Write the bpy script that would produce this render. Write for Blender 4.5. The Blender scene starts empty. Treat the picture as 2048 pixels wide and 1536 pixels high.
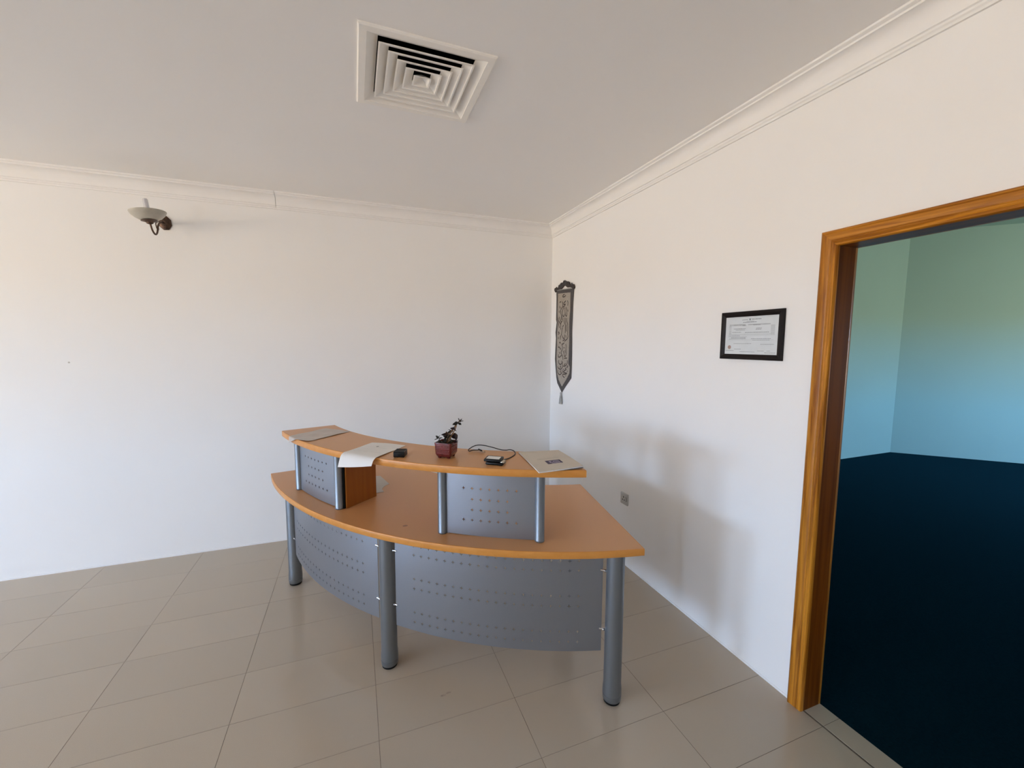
import bpy, bmesh, math, random
from math import sin, cos, pi, atan2, hypot, radians
from mathutils import Vector, Matrix, Quaternion

random.seed(7)
S = bpy.context.scene
COL = S.collection

# ------------------------------------------------------------------ camera
def make_camera():
    yaw, pitch, roll = 0.3621, 0.0967, 0.0051
    fwd = Vector((sin(yaw)*cos(pitch), cos(yaw)*cos(pitch), -sin(pitch)))
    right = Vector((cos(yaw), -sin(yaw), 0.0))
    up = right.cross(fwd)
    r = right*cos(roll) + up*sin(roll)
    u = up*cos(roll) - right*sin(roll)
    m = Matrix((r, u, -fwd)).transposed().to_4x4()
    m.translation = Vector((-1.8387, -3.757, 1.6366))
    cd = bpy.data.cameras.new('camera')
    cd.sensor_fit = 'HORIZONTAL'
    cd.sensor_width = 36.0
    cd.lens = 36.0*828.26/2048.0
    cd.clip_start = 0.02
    cam = bpy.data.objects.new('camera', cd)
    cam.matrix_world = m
    COL.objects.link(cam)
    S.camera = cam
make_camera()

# ------------------------------------------------------------------ daylight
EXPOSURE = 1.06
S.view_settings.view_transform = 'Standard'
S.view_settings.look = 'None'
S.view_settings.gamma = 1.0
S.view_settings.exposure = EXPOSURE
S.view_settings.use_curve_mapping = False
S.render.engine = 'CYCLES'
S.cycles.use_denoising = True
S.cycles.max_bounces = 12
S.cycles.diffuse_bounces = 8
S.cycles.sample_clamp_indirect = 6.0

SKY_HORIZON = (0.47, 0.68, 1.00)
SKY_ZENITH = (0.30, 0.52, 1.00)
GROUND = (0.50, 0.41, 0.30)
SKY_STRENGTH = 24.0
GROUND_STRENGTH = 27.0

def make_world():
    w = bpy.data.worlds.new('daylight')
    S.world = w
    w.use_nodes = True
    nt = w.node_tree
    nt.nodes.clear()
    out = nt.nodes.new('ShaderNodeOutputWorld')
    bg = nt.nodes.new('ShaderNodeBackground')
    tc = nt.nodes.new('ShaderNodeTexCoord')
    sep = nt.nodes.new('ShaderNodeSeparateXYZ')
    ramp = nt.nodes.new('ShaderNodeValToRGB')
    nt.links.new(tc.outputs['Generated'], sep.inputs[0])
    mp = nt.nodes.new('ShaderNodeMapRange')
    mp.inputs['From Min'].default_value = -1.0
    mp.inputs['From Max'].default_value = 1.0
    nt.links.new(sep.outputs['Z'], mp.inputs['Value'])
    nt.links.new(mp.outputs[0], ramp.inputs[0])
    k = GROUND_STRENGTH/SKY_STRENGTH
    e = ramp.color_ramp.elements
    e[0].position = 0.0
    e[0].color = (GROUND[0]*k, GROUND[1]*k, GROUND[2]*k, 1)
    e[1].position = 1.0
    e[1].color = SKY_ZENITH + (1,)
    g = e.new(0.495)
    g.color = (GROUND[0]*k, GROUND[1]*k, GROUND[2]*k, 1)
    h = e.new(0.505)
    h.color = SKY_HORIZON + (1,)
    nt.links.new(ramp.outputs[0], bg.inputs['Color'])
    bg.inputs['Strength'].default_value = SKY_STRENGTH
    nt.links.new(bg.outputs[0], out.inputs['Surface'])
make_world()

# windows: (wall, a0, a1, z0, z1); 'left' wall runs along y, 'far' wall of the next room along x
WINDOWS = [('left', -2.90, -1.60, 0.75, 2.15), ('left', -5.05, -3.75, 0.75, 2.15)]
REAR_FILL_WINDOWS = [(-10.3, -8.8, 0.75, 2.15)]  # unseen window added in the rear wall to lift the ambient light
NEXT_WINDOW = (5.2, 6.6, 0.7, 2.1)
LEFT_X, REAR_Y = -11.0, -7.2
NEXT_X, NEXT_Y, NEXT_H = 9.2, -5.2, 3.30

def portal(name, loc, rot, sx, sy):
    ld = bpy.data.lights.new(name, 'AREA')
    ld.shape = 'RECTANGLE'
    ld.size, ld.size_y = sx, sy
    ld.cycles.is_portal = True
    o = bpy.data.objects.new(name, ld)
    o.location = loc
    o.rotation_euler = rot
    COL.objects.link(o)
for _, a0, a1, z0, z1 in WINDOWS:
    portal('window_daylight', (LEFT_X-0.14, (a0+a1)/2, (z0+z1)/2), (0, radians(-90), 0), z1-z0+0.02, a1-a0+0.02)
for a0, a1, z0, z1 in REAR_FILL_WINDOWS:
    portal('window_daylight', ((a0+a1)/2, REAR_Y-0.14, (z0+z1)/2), (radians(90), 0, 0), a1-a0+0.02, z1-z0+0.02)
portal('window_daylight', ((NEXT_WINDOW[0]+NEXT_WINDOW[1])/2, NEXT_Y-0.14, (NEXT_WINDOW[2]+NEXT_WINDOW[3])/2),
       (radians(90), 0, 0), NEXT_WINDOW[1]-NEXT_WINDOW[0]+0.02, NEXT_WINDOW[3]-NEXT_WINDOW[2]+0.02)

# ------------------------------------------------------------------ materials
def new_mat(name):
    m = bpy.data.materials.new(name)
    m.use_nodes = True
    nt = m.node_tree
    b = nt.nodes['Principled BSDF']
    return m, nt, b
def rgb(r, g, b):          # sRGB 0-255 to linear
    f = lambda c: (c/255.0)/12.92 if c/255.0 <= 0.04045 else ((c/255.0+0.055)/1.055)**2.4
    return (f(r), f(g), f(b), 1.0)
def mat(name, col, rough=0.5, metal=0.0, noise=None, bump=None, spec=0.5, coat=0.0, stretch=None, rv=0.0):
    """noise=(scale, amount); bump=(scale, strength, distance)"""
    m, nt, b = new_mat(name)
    b.inputs['Base Color'].default_value = col
    b.inputs['Roughness'].default_value = rough
    b.inputs['Metallic'].default_value = metal
    b.inputs['Specular IOR Level'].default_value = spec
    if coat:
        b.inputs['Coat Weight'].default_value = coat
        b.inputs['Coat Roughness'].default_value = 0.05
    tc = nt.nodes.new('ShaderNodeTexCoord')
    mp = nt.nodes.new('ShaderNodeMapping')
    if stretch: mp.inputs['Scale'].default_value = stretch
    nt.links.new(tc.outputs['Object'], mp.inputs[0])
    if noise:
        n = nt.nodes.new('ShaderNodeTexNoise')
        n.inputs['Scale'].default_value = noise[0]
        n.inputs['Detail'].default_value = 4
        nt.links.new(mp.outputs[0], n.inputs['Vector'])
        r = nt.nodes.new('ShaderNodeMapRange')
        r.inputs['From Min'].default_value = 0.3
        r.inputs['From Max'].default_value = 0.7
        r.inputs['To Min'].default_value = 1-noise[1]
        r.inputs['To Max'].default_value = 1+noise[1]
        nt.links.new(n.outputs[0], r.inputs[0])
        mx = nt.nodes.new('ShaderNodeVectorMath')
        mx.operation = 'SCALE'
        mx.inputs[0].default_value = col[:3]
        nt.links.new(r.outputs[0], mx.inputs['Scale'])
        nt.links.new(mx.outputs[0], b.inputs['Base Color'])
        if rv:
            r2 = nt.nodes.new('ShaderNodeMapRange')
            r2.inputs['To Min'].default_value = rough-rv
            r2.inputs['To Max'].default_value = rough+rv
            nt.links.new(n.outputs[0], r2.inputs[0])
            nt.links.new(r2.outputs[0], b.inputs['Roughness'])
    if bump:
        n = nt.nodes.new('ShaderNodeTexNoise')
        n.inputs['Scale'].default_value = bump[0]
        n.inputs['Detail'].default_value = 3
        nt.links.new(mp.outputs[0], n.inputs['Vector'])
        bp = nt.nodes.new('ShaderNodeBump')
        bp.inputs['Strength'].default_value = bump[1]
        bp.inputs['Distance'].default_value = bump[2]
        nt.links.new(n.outputs[0], bp.inputs['Height'])
        nt.links.new(bp.outputs[0], b.inputs['Normal'])
    return m
def wood(name, c1, c2, rough, axis='z', scale=1.0, coat=0.3):
    m, nt, b = new_mat(name)
    tc = nt.nodes.new('ShaderNodeTexCoord')
    mp = nt.nodes.new('ShaderNodeMapping')
    st = {'x': (1.2, 30, 30), 'y': (30, 1.2, 30), 'z': (30, 30, 1.2)}[axis]
    mp.inputs['Scale'].default_value = [s*scale for s in st]
    nt.links.new(tc.outputs['Object'], mp.inputs[0])
    n = nt.nodes.new('ShaderNodeTexNoise')
    n.inputs['Scale'].default_value = 2.2
    n.inputs['Detail'].default_value = 6
    n.inputs['Distortion'].default_value = 0.6
    nt.links.new(mp.outputs[0], n.inputs['Vector'])
    r = nt.nodes.new('ShaderNodeValToRGB')
    r.color_ramp.elements[0].position = 0.36
    r.color_ramp.elements[0].color = c1
    r.color_ramp.elements[1].position = 0.62
    r.color_ramp.elements[1].color = c2
    nt.links.new(n.outputs[0], r.inputs[0])
    nt.links.new(r.outputs[0], b.inputs['Base Color'])
    b.inputs['Roughness'].default_value = rough
    b.inputs['Coat Weight'].default_value = coat
    b.inputs['Coat Roughness'].default_value = 0.2
    b.inputs['Specular IOR Level'].default_value = 0.3
    bp = nt.nodes.new('ShaderNodeBump')
    bp.inputs['Strength'].default_value = 0.15
    bp.inputs['Distance'].default_value = 0.0008
    nt.links.new(n.outputs[0], bp.inputs['Height'])
    nt.links.new(bp.outputs[0], b.inputs['Normal'])
    return m

M = {}
M['wall'] = mat('wall_paint', (0.87, 0.86, 0.84, 1), 0.75, bump=(380, 0.12, 0.0008), noise=(1.3, 0.012))
M['ceiling'] = mat('ceiling_paint', (0.90, 0.885, 0.86, 1), 0.8, bump=(300, 0.1, 0.0008), noise=(0.9, 0.012))
M['cornice'] = mat('cornice_plaster', (0.86, 0.845, 0.82, 1), 0.7, noise=(6, 0.015))
M['teal'] = mat('teal_wall_paint', (0.29, 0.475, 0.455, 1), 0.75, bump=(300, 0.1, 0.0008), noise=(1.2, 0.02))
M['carpet'] = mat('navy_carpet', (0.0014, 0.0080, 0.0120, 1), 0.95, noise=(90, 0.35), bump=(600, 0.8, 0.004), spec=0.0)
M['carpet'].node_tree.nodes['Principled BSDF'].inputs['Sheen Weight'].default_value = 0.6
M['carpet'].node_tree.nodes['Principled BSDF'].inputs['Sheen Tint'].default_value = (0.02, 0.085, 0.12, 1)
M['grout'] = mat('floor_grout', (0.15, 0.125, 0.10, 1), 0.9, noise=(40, 0.2))
M['desk_top'] = mat('beech_laminate', (0.59, 0.295, 0.118, 1), 0.34, noise=(420, 0.05), bump=(700, 0.05, 0.0001), spec=0.45)
M['edge'] = wood('beech_edge_band', (0.585, 0.238, 0.046, 1), (0.635, 0.27, 0.058, 1), 0.38, 'x', 0.5, 0.15)
M['board'] = wood('side_board_veneer', (0.28, 0.080, 0.007, 1), (0.32, 0.100, 0.010, 1), 0.4, 'z', 0.6, 0.1)
M['steel'] = mat('silver_powder_coat', (0.29, 0.31, 0.345, 1), 0.40, 0.85, bump=(420, 0.25, 0.0006), spec=0.5, noise=(900, 0.05))
M['post'] = mat('silver_post_paint', (0.20, 0.215, 0.23, 1), 0.36, 0.7, bump=(500, 0.12, 0.0004), noise=(600, 0.04))
M['black'] = mat('black_plastic', (0.005, 0.005, 0.005, 1), 0.30, noise=(200, 0.1), spec=0.3)
M['blackmatte'] = mat('black_rubber', (0.004, 0.004, 0.004, 1), 0.5, noise=(200, 0.1), spec=0.2)
M['chrome'] = mat('polished_stud', (0.7, 0.7, 0.7, 1), 0.15, 1.0, noise=(50, 0.02))
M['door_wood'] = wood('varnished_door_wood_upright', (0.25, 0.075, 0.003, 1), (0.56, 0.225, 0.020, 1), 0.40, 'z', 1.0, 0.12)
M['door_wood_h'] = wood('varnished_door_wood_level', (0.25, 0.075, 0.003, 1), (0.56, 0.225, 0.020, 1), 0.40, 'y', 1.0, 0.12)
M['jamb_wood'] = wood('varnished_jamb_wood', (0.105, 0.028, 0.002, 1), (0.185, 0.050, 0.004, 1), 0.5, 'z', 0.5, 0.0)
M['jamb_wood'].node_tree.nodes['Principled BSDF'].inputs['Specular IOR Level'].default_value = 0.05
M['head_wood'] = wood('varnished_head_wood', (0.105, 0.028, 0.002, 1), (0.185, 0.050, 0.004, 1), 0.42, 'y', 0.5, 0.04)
M['paper'] = mat('white_paper', (0.78, 0.77, 0.75, 1), 0.8, noise=(8, 0.02))
M['cream'] = mat('cream_cover_card', (0.60, 0.54, 0.46, 1), 0.7, noise=(12, 0.03))
M['sheet'] = mat('translucent_taupe_sheet', (0.50, 0.435, 0.385, 1), 0.4, noise=(14, 0.06), bump=(22, 0.6, 0.006))
M['torn'] = mat('pale_note_paper', (0.58, 0.55, 0.50, 1), 0.8, noise=(12, 0.02))
M['ink'] = mat('grey_print_ink', (0.22, 0.24, 0.26, 1), 0.8, noise=(60, 0.2))
M['faint_ink'] = mat('faint_print_ink', (0.45, 0.48, 0.50, 1), 0.8, noise=(60, 0.1))
M['pale_line'] = mat('very_pale_print', (0.60, 0.61, 0.60, 1), 0.8, noise=(60, 0.1))
M['emboss'] = mat('embossed_card_print', (0.53, 0.475, 0.40, 1), 0.6, noise=(60, 0.1))
M['seal'] = mat('seal_print', (0.36, 0.24, 0.20, 1), 0.7, noise=(200, 0.3))
M['purple'] = mat('dark_violet_print', (0.045, 0.030, 0.075, 1), 0.6, noise=(60, 0.2))
M['lilac'] = mat('pale_violet_print', (0.36, 0.31, 0.42, 1), 0.6, noise=(60, 0.1))
M['cert'] = mat('certificate_paper', (0.66, 0.70, 0.72, 1), 0.6, noise=(20, 0.03))
M['frame'] = mat('dark_frame_wood', (0.009, 0.0055, 0.005, 1), 0.5, spec=0.2, noise=(30, 0.4), stretch=(1, 1, 8))
M['vent'] = mat('diffuser_enamel', (0.92, 0.89, 0.83, 1), 0.5, noise=(9, 0.03))
M['dark'] = mat('duct_interior', (0.012, 0.011, 0.010, 1), 0.9, noise=(9, 0.1))
M['bronze'] = mat('aged_bronze', (0.105, 0.062, 0.042, 1), 0.38, 0.75, noise=(60, 0.35))
M['alabaster'] = mat('frosted_alabaster_glass', (0.46, 0.43, 0.36, 1), 0.35, noise=(20, 0.10))
M['tube'] = mat('lamp_tube_glass', (0.62, 0.61, 0.63, 1), 0.06, noise=(20, 0.02), spec=0.8)
M['socket'] = mat('grey_socket_plastic', (0.50, 0.485, 0.45, 1), 0.45, noise=(50, 0.03))
M['banner'] = mat('silver_banner_cloth', (0.36, 0.32, 0.27, 1), 0.55, noise=(70, 0.14), bump=(400, 0.4, 0.001))
M['border'] = mat('dark_banner_border', (0.060, 0.053, 0.052, 1), 0.5, noise=(140, 0.45), bump=(300, 0.4, 0.001))
M['stroke'] = mat('black_brown_embroidery', (0.045, 0.032, 0.025, 1), 0.6, noise=(200, 0.3))
M['hanger'] = mat('carved_dark_wood', (0.020, 0.011, 0.009, 1), 0.4, noise=(60, 0.4))
M['tassel'] = mat('silver_tassel_thread', (0.34, 0.34, 0.32, 1), 0.6, noise=(300, 0.3), stretch=(1, 1, 0.05))
M['soil'] = mat('dry_soil', (0.020, 0.017, 0.014, 1), 0.95, noise=(60, 0.5), bump=(150, 1.0, 0.006))
M['pot'] = mat('oxblood_glaze', (0.125, 0.016, 0.016, 1), 0.22, noise=(50, 0.35), coat=0.4)
M['pot_line'] = mat('worn_pink_relief', (0.22, 0.055, 0.052, 1), 0.35, noise=(200, 0.4))
M['leaf'] = mat('dry_dark_leaf', (0.032, 0.028, 0.016, 1), 0.6, noise=(50, 0.6))
M['leaf2'] = mat('dry_plum_leaf', (0.035, 0.018, 0.022, 1), 0.5, noise=(50, 0.5))
M['stem'] = mat('dry_brown_stem', (0.19, 0.095, 0.035, 1), 0.7, noise=(60, 0.4), stretch=(1, 1, 0.2))
M['wire'] = mat('black_cable', (0.010, 0.010, 0.010, 1), 0.45, noise=(60, 0.1))
M['metalplug'] = mat('plug_metal', (0.55, 0.50, 0.42, 1), 0.25, 1.0, noise=(60, 0.1))
M['window_frame'] = mat('white_window_frame', (0.7, 0.7, 0.7, 1), 0.5, noise=(9, 0.02))
M['scuff'] = mat('grey_scuff', (0.30, 0.25, 0.20, 1), 0.6, noise=(60, 0.2))
M['stain'] = mat('brown_ring_stain', (0.30, 0.14, 0.06, 1), 0.4, noise=(60, 0.3))

def tile_material():
    m, nt, b = new_mat('polished_porcelain_tile')
    tc = nt.nodes.new('ShaderNodeTexCoord')
    oi = nt.nodes.new('ShaderNodeObjectInfo')
    n = nt.nodes.new('ShaderNodeTexNoise')
    n.inputs['Scale'].default_value = 700
    n.inputs['Detail'].default_value = 2
    nt.links.new(tc.outputs['Object'], n.inputs['Vector'])
    r = nt.nodes.new('ShaderNodeMapRange')
    r.inputs['From Min'].default_value = 0.35
    r.inputs['From Max'].default_value = 0.65
    r.inputs['To Min'].default_value = 0.93
    r.inputs['To Max'].default_value = 1.07
    nt.links.new(n.outputs[0], r.inputs[0])
    r2 = nt.nodes.new('ShaderNodeMapRange')
    r2.inputs['To Min'].default_value = 0.975
    r2.inputs['To Max'].default_value = 1.025
    nt.links.new(oi.outputs['Random'], r2.inputs[0])
    mu = nt.nodes.new('ShaderNodeMath')
    mu.operation = 'MULTIPLY'
    nt.links.new(r.outputs[0], mu.inputs[0])
    nt.links.new(r2.outputs[0], mu.inputs[1])
    sc = nt.nodes.new('ShaderNodeVectorMath')
    sc.operation = 'SCALE'
    sc.inputs[0].default_value = (0.45, 0.385, 0.305)
    nt.links.new(mu.outputs[0], sc.inputs['Scale'])
    nt.links.new(sc.outputs[0], b.inputs['Base Color'])
    b.inputs['Roughness'].default_value = 0.17
    b.inputs['Specular IOR Level'].default_value = 0.5
    return m
M['tile'] = tile_material()

# ------------------------------------------------------------------ helpers
def obj(name, bm, m, parent=None, smooth=None):
    me = bpy.data.meshes.new(name)
    bmesh.ops.recalc_face_normals(bm, faces=bm.faces[:])
    bm.to_mesh(me)
    bm.free()
    me.materials.append(m)
    o = bpy.data.objects.new(name, me)
    COL.objects.link(o)
    if parent is not None:
        o.parent = parent
        o.matrix_parent_inverse = Matrix.Translation(-parent.location) if parent.rotation_euler[:] == (0, 0, 0) else parent.matrix_basis.inverted()
    if smooth is not None:
        me.shade_smooth()
        me.set_sharp_from_angle(angle=radians(smooth))
    return o
def tag(o, label, cat, group=None):
    o['label'] = label
    o['category'] = cat
    if group: o['group'] = group
    return o
def structure(o):
    o['kind'] = 'structure'
    return o
def empty(name, loc):
    o = bpy.data.objects.new(name, None)
    o.empty_display_size = 0.05
    o.location = loc
    COL.objects.link(o)
    return o
def box(bm, x0, x1, y0, y1, z0, z1, mtx=None):
    v = [bm.verts.new((x, y, z)) for z in (z0, z1) for y in (y0, y1) for x in (x0, x1)]
    if mtx is not None:
        for q in v: q.co = mtx @ q.co
    for f in ((0, 1, 3, 2), (4, 5, 7, 6), (0, 1, 5, 4), (2, 3, 7, 6), (0, 2, 6, 4), (1, 3, 7, 5)):
        bm.faces.new([v[i] for i in f])
    return v
def bbox(x0, x1, y0, y1, z0, z1, bev=0.0, seg=2, mtx=None):
    bm = bmesh.new()
    box(bm, x0, x1, y0, y1, z0, z1)
    if bev:
        bmesh.ops.bevel(bm, geom=bm.edges[:], offset=bev, segments=seg, affect='EDGES', profile=0.5)
    if mtx is not None: bm.transform(mtx)
    return bm
def lathe(bm, prof, cx=0, cy=0, n=32, mtx=None, caps=True):
    rings = []
    for z, r in prof:
        ring = []
        for k in range(n):
            a = 2*pi*k/n
            co = Vector((cx+r*cos(a), cy+r*sin(a), z))
            ring.append(bm.verts.new(mtx @ co if mtx is not None else co))
        rings.append(ring)
    for a, b in zip(rings, rings[1:]):
        for k in range(n):
            bm.faces.new((a[k], a[(k+1) % n], b[(k+1) % n], b[k]))
    if caps:
        bm.faces.new(rings[0][::-1])
        bm.faces.new(rings[-1])
def prism(bm, pts, z0, z1, mtx=None):
    lo = [bm.verts.new((x, y, z0)) for x, y in pts]
    hi = [bm.verts.new((x, y, z1)) for x, y in pts]
    if mtx is not None:
        for v in lo+hi: v.co = mtx @ v.co
    n = len(pts)
    bm.faces.new(lo[::-1])
    bm.faces.new(hi)
    for i in range(n):
        bm.faces.new((lo[i], lo[(i+1) % n], hi[(i+1) % n], hi[i]))
def tube(bm, pts, r, n=8, taper=None):
    pts = [Vector(p) for p in pts]
    rings = []
    up = Vector((0, 0, 1))
    for i, p in enumerate(pts):
        t = (pts[min(i+1, len(pts)-1)]-pts[max(i-1, 0)]).normalized()
        if abs(t.dot(up)) > 0.97: up = Vector((1, 0, 0))
        a = t.cross(up).normalized()
        b = a.cross(t).normalized()
        up = b
        rr = r if taper is None else r*(1+(taper-1)*i/(len(pts)-1))
        rings.append([bm.verts.new(p+a*rr*cos(2*pi*k/n)+b*rr*sin(2*pi*k/n)) for k in range(n)])
    for a, b in zip(rings, rings[1:]):
        for k in range(n):
            bm.faces.new((a[k], a[(k+1) % n], b[(k+1) % n], b[k]))
    bm.faces.new(rings[0][::-1])
    bm.faces.new(rings[-1])
def spline(pts, k=8):
    out = []
    P = [Vector(p) for p in pts]
    P = [2*P[0]-P[1]]+P+[2*P[-1]-P[-2]]
    for i in range(1, len(P)-2):
        for j in range(k):
            t = j/k
            out.append(0.5*((2*P[i])+(P[i+1]-P[i-1])*t+(2*P[i-1]-5*P[i]+4*P[i+1]-P[i+2])*t*t+(-P[i-1]+3*P[i]-3*P[i+1]+P[i+2])*t**3))
    out.append(P[-2])
    return out

# ------------------------------------------------------------------ the room shell
H_CEIL = 2.778
def wall_boxes(name, m, boxes):
    bm = bmesh.new()
    for b in boxes: box(bm, *b)
    return structure(obj(name, bm, m))

def build_floor():
    fl = structure(obj('floor', bbox(LEFT_X-0.14, 0.02, REAR_Y-0.14, 0.0, -0.05, -0.0012), M['grout']))
    bm = bmesh.new()
    box(bm, 0.02, 0.112, -3.56, -2.60, -0.05, -0.0012)
    th = obj('threshold_base', bm, M['grout'], fl)
    g = 0.0008
    xs = [0.0, -0.592]
    while xs[-1] > LEFT_X+0.01: xs.append(max(xs[-1]-0.6, LEFT_X))
    ys = [0.0, -0.304]
    while ys[-1] > REAR_Y+0.01: ys.append(max(ys[-1]-0.3, REAR_Y))
    cache = {}
    def tile(x0, x1, y0, y1, dz):
        w, d = round(x1-x0, 4), round(y1-y0, 4)
        if (w, d) not in cache:
            bm = bmesh.new()
            box(bm, -w/2+g, w/2-g, -d/2+g, d/2-g, -0.012, 0.0)
            top = [e for e in bm.edges if all(v.co.z > -0.001 for v in e.verts)]
            bmesh.ops.bevel(bm, geom=top, offset=0.0005, segments=1, affect='EDGES')
            bmesh.ops.recalc_face_normals(bm, faces=bm.faces[:])
            me = bpy.data.meshes.new('tile')
            bm.to_mesh(me)
            bm.free()
            me.materials.append(M['tile'])
            cache[(w, d)] = me
        o = bpy.data.objects.new('tile', cache[(w, d)])
        o.location = ((x0+x1)/2, (y0+y1)/2, dz)
        o.parent = fl
        COL.objects.link(o)
    for i in range(len(xs)-1):
        if xs[i] < -5.9:
            bm = bmesh.new()
            for j in range(len(ys)-1):
                box(bm, xs[i+1]+g, xs[i]-g, ys[j+1]+g, ys[j]-g, -0.012, 0.0)
            obj('tile', bm, M['tile'], fl)['kind'] = 'stuff'
            continue
        for j in range(len(ys)-1):
            if xs[i]-xs[i+1] > 0.01 and ys[j]-ys[j+1] > 0.01:
                tile(xs[i+1], xs[i], ys[j+1], ys[j], random.uniform(-0.0003, 0.0002))
    for y0, y1 in ((-2.704, -2.60), (-3.304, -2.704), (-3.56, -3.304)):
        tile(0.008, 0.112, y0, y1, 0.0)
build_floor()

VC = (-1.533, -1.817)                       # centre of the ceiling diffuser
def build_shell():
    hv = 0.231
    x0, x1, y0, y1 = LEFT_X-0.14, 0.0, REAR_Y-0.14, 0.0
    vx0, vx1, vy0, vy1 = VC[0]-hv, VC[0]+hv, VC[1]-hv, VC[1]+hv
    wall_boxes('ceiling', M['ceiling'], [
        (x0, vx0, y0, y1, H_CEIL, H_CEIL+0.1), (vx1, x1, y0, y1, H_CEIL, H_CEIL+0.1),
        (vx0, vx1, y0, vy0, H_CEIL, H_CEIL+0.1), (vx0, vx1, vy1, y1, H_CEIL, H_CEIL+0.1)])
    top = H_CEIL+0.1
    wall_boxes('wall_back', M['wall'], [(x0, 0.0, 0.0, 0.12, -0.05, top)])
    bx, xcur = [], x0
    for a0, a1, z0, z1 in REAR_FILL_WINDOWS:
        bx += [(xcur, a0, REAR_Y-0.14, REAR_Y, -0.05, top), (a0, a1, REAR_Y-0.14, REAR_Y, -0.05, z0), (a0, a1, REAR_Y-0.14, REAR_Y, z1, top)]
        xcur = a1
    bx.append((xcur, 0.0, REAR_Y-0.14, REAR_Y, -0.05, top))
    wall_boxes('wall_rear', M['wall'], bx)
    dy0, dy1, dz = -3.58, -2.60, 2.055
    for nm, m, a, b, tp in (('wall_right', M['wall'], 0.0, 0.05, top), ('wall_next_left', M['teal'], 0.05, 0.10, NEXT_H+0.1)):
        wall_boxes(nm, m, [(a, b, dy1, 0.12 if a > 0 else 0.0, -0.05, tp), (a, b, REAR_Y-0.14, dy0, -0.05, tp), (a, b, dy0, dy1, dz, tp)])
    # left wall with its windows
    bx = []
    ycur = 0.0
    for _, a0, a1, z0, z1 in sorted(WINDOWS, key=lambda w: -w[1]):
        bx.append((LEFT_X-0.14, LEFT_X, a1, ycur, -0.05, top))
        bx.append((LEFT_X-0.14, LEFT_X, a0, a1, -0.05, z0))
        bx.append((LEFT_X-0.14, LEFT_X, a0, a1, z1, top))
        ycur = a0
    bx.append((LEFT_X-0.14, LEFT_X, REAR_Y-0.14, ycur, -0.05, top))
    wall_boxes('wall_left', M['wall'], bx)
    n = 0
    for _, a0, a1, z0, z1 in WINDOWS:
        n += 1
        t = 0.045
        bm = bmesh.new()
        xa, xb = LEFT_X-0.10, LEFT_X-0.05
        box(bm, xa, xb, a0, a0+t, z0, z1)
        box(bm, xa, xb, a1-t, a1, z0, z1)
        box(bm, xa, xb, a0+t, a1-t, z0, z0+t)
        box(bm, xa, xb, a0+t, a1-t, z1-t, z1)
        w = structure(obj('window_%d' % n, bm, M['window_frame']))
        k = (a1-a0)/2
        obj('mullion', bbox(xa, xb, (a0+a1)/2-0.03, (a0+a1)/2+0.03, z0+t, z1-t), M['window_frame'], w)
        obj('window_sill', bbox(LEFT_X-0.02, LEFT_X+0.03, a0-0.03, a1+0.03, z0-0.03, z0), M['window_frame'], w)
    for a0, a1, z0, z1 in REAR_FILL_WINDOWS:
        n += 1
        t = 0.045
        ya, yb = REAR_Y-0.10, REAR_Y-0.05
        bm = bmesh.new()
        for b in ((a0, a0+t, z0, z1), (a1-t, a1, z0, z1), (a0+t, a1-t, z0, z0+t), (a0+t, a1-t, z1-t, z1)):
            box(bm, b[0], b[1], ya, yb, b[2], b[3])
        w = structure(obj('window_%d' % n, bm, M['window_frame']))  # frame of the added fill window
        obj('mullion', bbox((a0+a1)/2-0.03, (a0+a1)/2+0.03, ya, yb, z0+t, z1-t), M['window_frame'], w)
        obj('window_sill', bbox(a0-0.03, a1+0.03, REAR_Y-0.02, REAR_Y+0.03, z0-0.03, z0), M['window_frame'], w)
    # the next room
    NX, NY, NH = NEXT_X, NEXT_Y, NEXT_H
    structure(obj('floor_carpet', bbox(0.112, NX+0.5, NY-0.14, 0.3, -0.05, -0.001), M['carpet']))
    wall_boxes('ceiling_next', M['teal'], [(0.05, NX+0.5, NY-0.14, 0.3, NH, NH+0.1)])
    wall_boxes('wall_next_back', M['teal'], [(0.10, 5.93, 0.04, 0.16, -0.05, NH)])
    bm = bmesh.new()
    prism(bm, [(5.86, 0.04), (NX, -3.29), (NX+0.14, -3.29), (5.95, 0.14)], -0.05, NH)
    structure(obj('wall_next_angled', bm, M['teal']))
    wall_boxes('wall_next_right', M['teal'], [(NX, NX+0.14, NY-0.14, -3.29, -0.05, NH)])
    a0, a1, z0, z1 = NEXT_WINDOW
    wall_boxes('wall_next_rear', M['teal'], [(0.10, a0, NY-0.14, NY, -0.05, NH), (a1, NX, NY-0.14, NY, -0.05, NH),
               (a0, a1, NY-0.14, NY, -0.05, z0), (a0, a1, NY-0.14, NY, z1, NH)])
    bm = bmesh.new()
    t = 0.045
    ya, yb = NY-0.10, NY-0.05
    box(bm, a0, a0+t, ya, yb, z0, z1)
    box(bm, a1-t, a1, ya, yb, z0, z1)
    box(bm, a0+t, a1-t, ya, yb, z0, z0+t)
    box(bm, a0+t, a1-t, ya, yb, z1-t, z1)
    structure(obj('window_%d' % (n+1), bm, M['window_frame']))
build_shell()

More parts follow.
